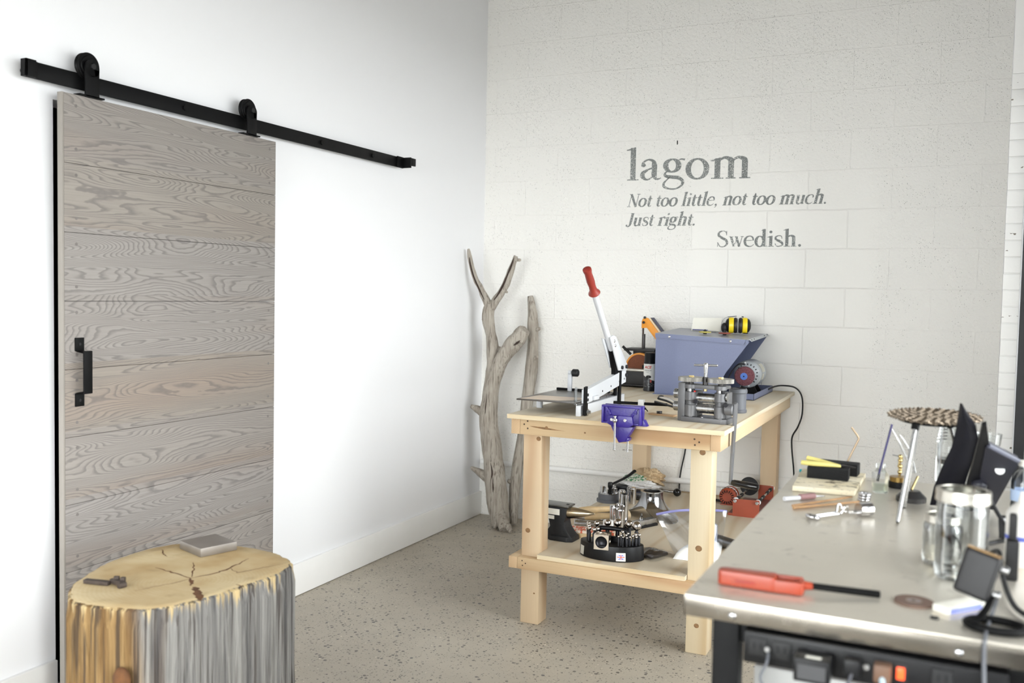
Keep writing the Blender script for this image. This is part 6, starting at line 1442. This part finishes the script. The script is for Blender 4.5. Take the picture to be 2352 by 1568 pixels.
G = {
 'l': (stem(.28, 0, 1.55), .56),
 'a': ([C((.14, .70, .17), (.15, .84, .08), (.34, .965, .07), (.54, .90, .13), (.60, .70, TK), (.60, .25, TK), (.66, .07, .12), (.76, .04, .07), (.88, .10, .04)), C((.58, .60, .05), (.36, .50, .08), (.14, .34, .17), (.13, .16, .18), (.26, .03, .09), (.42, .06, .06), (.58, .22, .05)), D(.15, .71, .095)], .92),
 'g': ([ell(.40, .66, .26, .29), C((.58, .86, .04), (.74, .95, .06), (.90, .93, .10)), C((.24, .42, .05), (.12, .30, .08), (.16, .17, .14), (.40, .12, .16), (.66, .08, .16), (.82, -.06, .13), (.80, -.26, .09), (.58, -.42, .06), (.32, -.43, .07), (.10, -.33, .11), (.08, -.17, .09), (.22, .02, .05), (.30, .10, .05))], .94),
 'o': ([ell(.46, .48, .36, .46)], .96),
 'm': (stem(.28, 0, .94) + arch(.30, .80) + [Ln(.80, 0, .80, .68, TK), Ln(.60, .025, 1.0, .025, .05)] + arch(.82, 1.32) + [Ln(1.32, 0, 1.32, .68, TK), Ln(1.12, .025, 1.54, .025, .05)], 1.60),
 'n': (stem(.26, 0, .94) + arch(.28, .78) + [Ln(.78, 0, .78, .68, TK), Ln(.58, .025, 1.0, .025, .05)], 1.04),
 'h': (stem(.26, 0, 1.55) + arch(.28, .78) + [Ln(.78, 0, .78, .68, TK), Ln(.58, .025, 1.0, .025, .05)], 1.04),
 'i': (stem(.26, 0, .94) + [D(.25, 1.30, .12)], .50),
 't': ([C((.26, 1.24, .06), (.27, .9, TK), (.27, .3, TK), (.34, .07, .13), (.48, .05, .07), (.58, .14, .04)), Ln(.04, .90, .56, .90, .07)], .60),
 'e': ([C((.12, .56, .05), (.78, .58, .05)), C((.77, .56, .10), (.70, .84, .12), (.46, .955, .07), (.20, .82, .15), (.10, .50, .19), (.18, .18, .16), (.42, .03, .09), (.64, .06, .06), (.82, .22, .04))], .88),
 'c': ([C((.74, .72, .14), (.68, .90, .07), (.46, .955, .06), (.20, .82, .15), (.10, .50, .19), (.18, .18, .16), (.42, .03, .09), (.64, .06, .06), (.80, .22, .04)), D(.72, .74, .085)], .86),
 'u': ([Ln(.24, .30, .24, .94, TK), Ln(.06, .915, .24, .915, .05), C((.24, .34, TK), (.28, .12, .15), (.46, .03, .11), (.64, .12, .06), (.74, .28, .05)), Ln(.76, 0, .76, .94, TK), Ln(.58, .915, .76, .915, .05), Ln(.76, .025, .96, .06, .05)], 1.02),
 'r': (stem(.26, 0, .94) + [C((.30, .66, .05), (.40, .88, .07), (.56, .955, .12), (.68, .90, .12)), D(.66, .86, .10)], .72),
 's': ([C((.62, .70, .05), (.56, .92, .06), (.34, .96, .07), (.14, .84, .12), (.16, .64, .16), (.40, .50, .19), (.62, .34, .17), (.64, .14, .12), (.42, .03, .07), (.20, .06, .06), (.10, .28, .05))], .74),
 'w': ([Ln(.18, .92, .44, .02, .17), Ln(.44, .02, .66, .80, .05), Ln(.60, .92, .86, .02, .17), Ln(.86, .02, 1.08, .90, .05), Ln(.02, .915, .36, .915, .05), Ln(.48, .915, .74, .915, .05), Ln(.96, .915, 1.2, .915, .05)], 1.2),
 'd': ([ell(.40, .47, .30, .46, TK, TH, 0, 20, 340), Ln(.72, .02, .72, 1.55, TK), P_((.81, 1.59), (.52, 1.46), (.52, 1.42), (.63, 1.43), (.81, 1.35)), Ln(.74, .025, .96, .06, .05)], 1.0),
 'S': ([C((.80, 1.12, .05), (.72, 1.36, .06), (.48, 1.44, .07), (.20, 1.30, .14), (.18, 1.02, .18), (.46, .80, .20), (.78, .58, .19), (.84, .26, .15), (.60, .03, .08), (.30, .04, .07), (.10, .38, .06)), Ln(.80, 1.05, .80, 1.44, .05), Ln(.09, .02, .09, .42, .05)], .98),
 'N': ([Ln(.24, 0, .24, 1.42, .06), Ln(.22, 1.42, 1.08, .0, .20), Ln(1.08, 0, 1.08, 1.42, .06), Ln(.04, .025, .44, .025, .05), Ln(.02, 1.42, .36, 1.42, .05), Ln(.90, 1.42, 1.28, 1.42, .05)], 1.30),
 'J': ([C((.46, 1.42, TK), (.46, .4, TK), (.42, .08, .17), (.24, -.06, .09), (.06, .02, .10)), D(.08, .06, .10), Ln(.24, 1.42, .68, 1.42, .05)], .72),
 '.': ([D(.20, .09, .115)], .46), ',': ([D(.20, .09, .11), C((.27, .06, .09), (.24, -.10, .06), (.12, -.22, .03))], .46), ' ': ([], .46)}
def lettering(text, label, x0, z0, x1, z1, xh, shear=0.0, bold=1.0):
    """lays a line of serif letters on the wall between two baseline ends; every word is a skin of paint"""
    adv = sum(G[c][1] for c in text); words = text.split(' '); multi = len(words) > 1
    root = thing('wall_lettering', label, 'wall lettering', (x0, -.0004, z0)) if multi else None
    cur = 0; lift = 0.0
    for wd in words:
        b = bmesh.new()
        def face(ps, ox_, lf):
            vs = []
            for gx, gy in ps:
                f = (ox_ + gx + shear * gy) / adv
                p = Vector((x0 + (x1 - x0) * f, -.0004 - lf, z0 + (z1 - z0) * f + gy * xh))
                vs.append(b.verts.new(p - root.location if multi else p))
            b.faces.new(vs)
        def quadstrip(pts, ox_, lf):
            L_, R_ = [], []
            for i, (x, y, w) in enumerate(pts):
                w = w * bold
                a = pts[max(i - 1, 0)]; c = pts[min(i + 1, len(pts) - 1)]; d = Vector((c[0] - a[0], c[1] - a[1])); d.normalize()
                L_.append((x - d.y * w / 2, y + d.x * w / 2)); R_.append((x + d.y * w / 2, y - d.x * w / 2))
            for i in range(len(pts) - 1): face([L_[i], R_[i], R_[i + 1], L_[i + 1]], ox_, lf)
        for ch in wd:
            prims, w = G[ch]
            for kind, a in prims:
                lift = (lift + .00006) % .0006
                if kind == 'c': quadstrip(spl(a), cur, lift)
                elif kind == 'e': quadstrip(a, cur, lift)
                elif kind == 'l': quadstrip([(a[0], a[1], a[4]), (a[2], a[3], a[4])], cur, lift)
                elif kind == 'p': face(list(a), cur, lift)
                elif kind == 'd': face([(a[0] + a[2] * math.cos(2 * PI * k / 16), a[1] + a[2] * math.sin(2 * PI * k / 16)) for k in range(16)], cur, lift)
            cur += w
        cur += G[' '][1]
        mb_ = MB(); mb_._take(b); o = mb_.build('painted_word' if multi else 'wall_lettering', M_LETTER, root)
        if not multi: tag(o, label, 'wall lettering')
lettering('lagom', 'large grey serif word lagom painted on the white block wall', .900, 2.023, 1.608, 2.013, .118)
lettering('Not too little, not too much.', 'grey italic line Not too little, not too much painted on the wall', .908, 1.873, 2.000, 1.868, .050, .24, 1.25)
lettering('Just right.', 'grey italic line Just right painted on the wall', .905, 1.765, 1.310, 1.764, .050, .24, 1.25)
lettering('Swedish.', 'grey serif word Swedish painted lowest on the wall', 1.428, 1.645, 1.885, 1.646, .060, 0.0, 1.12)
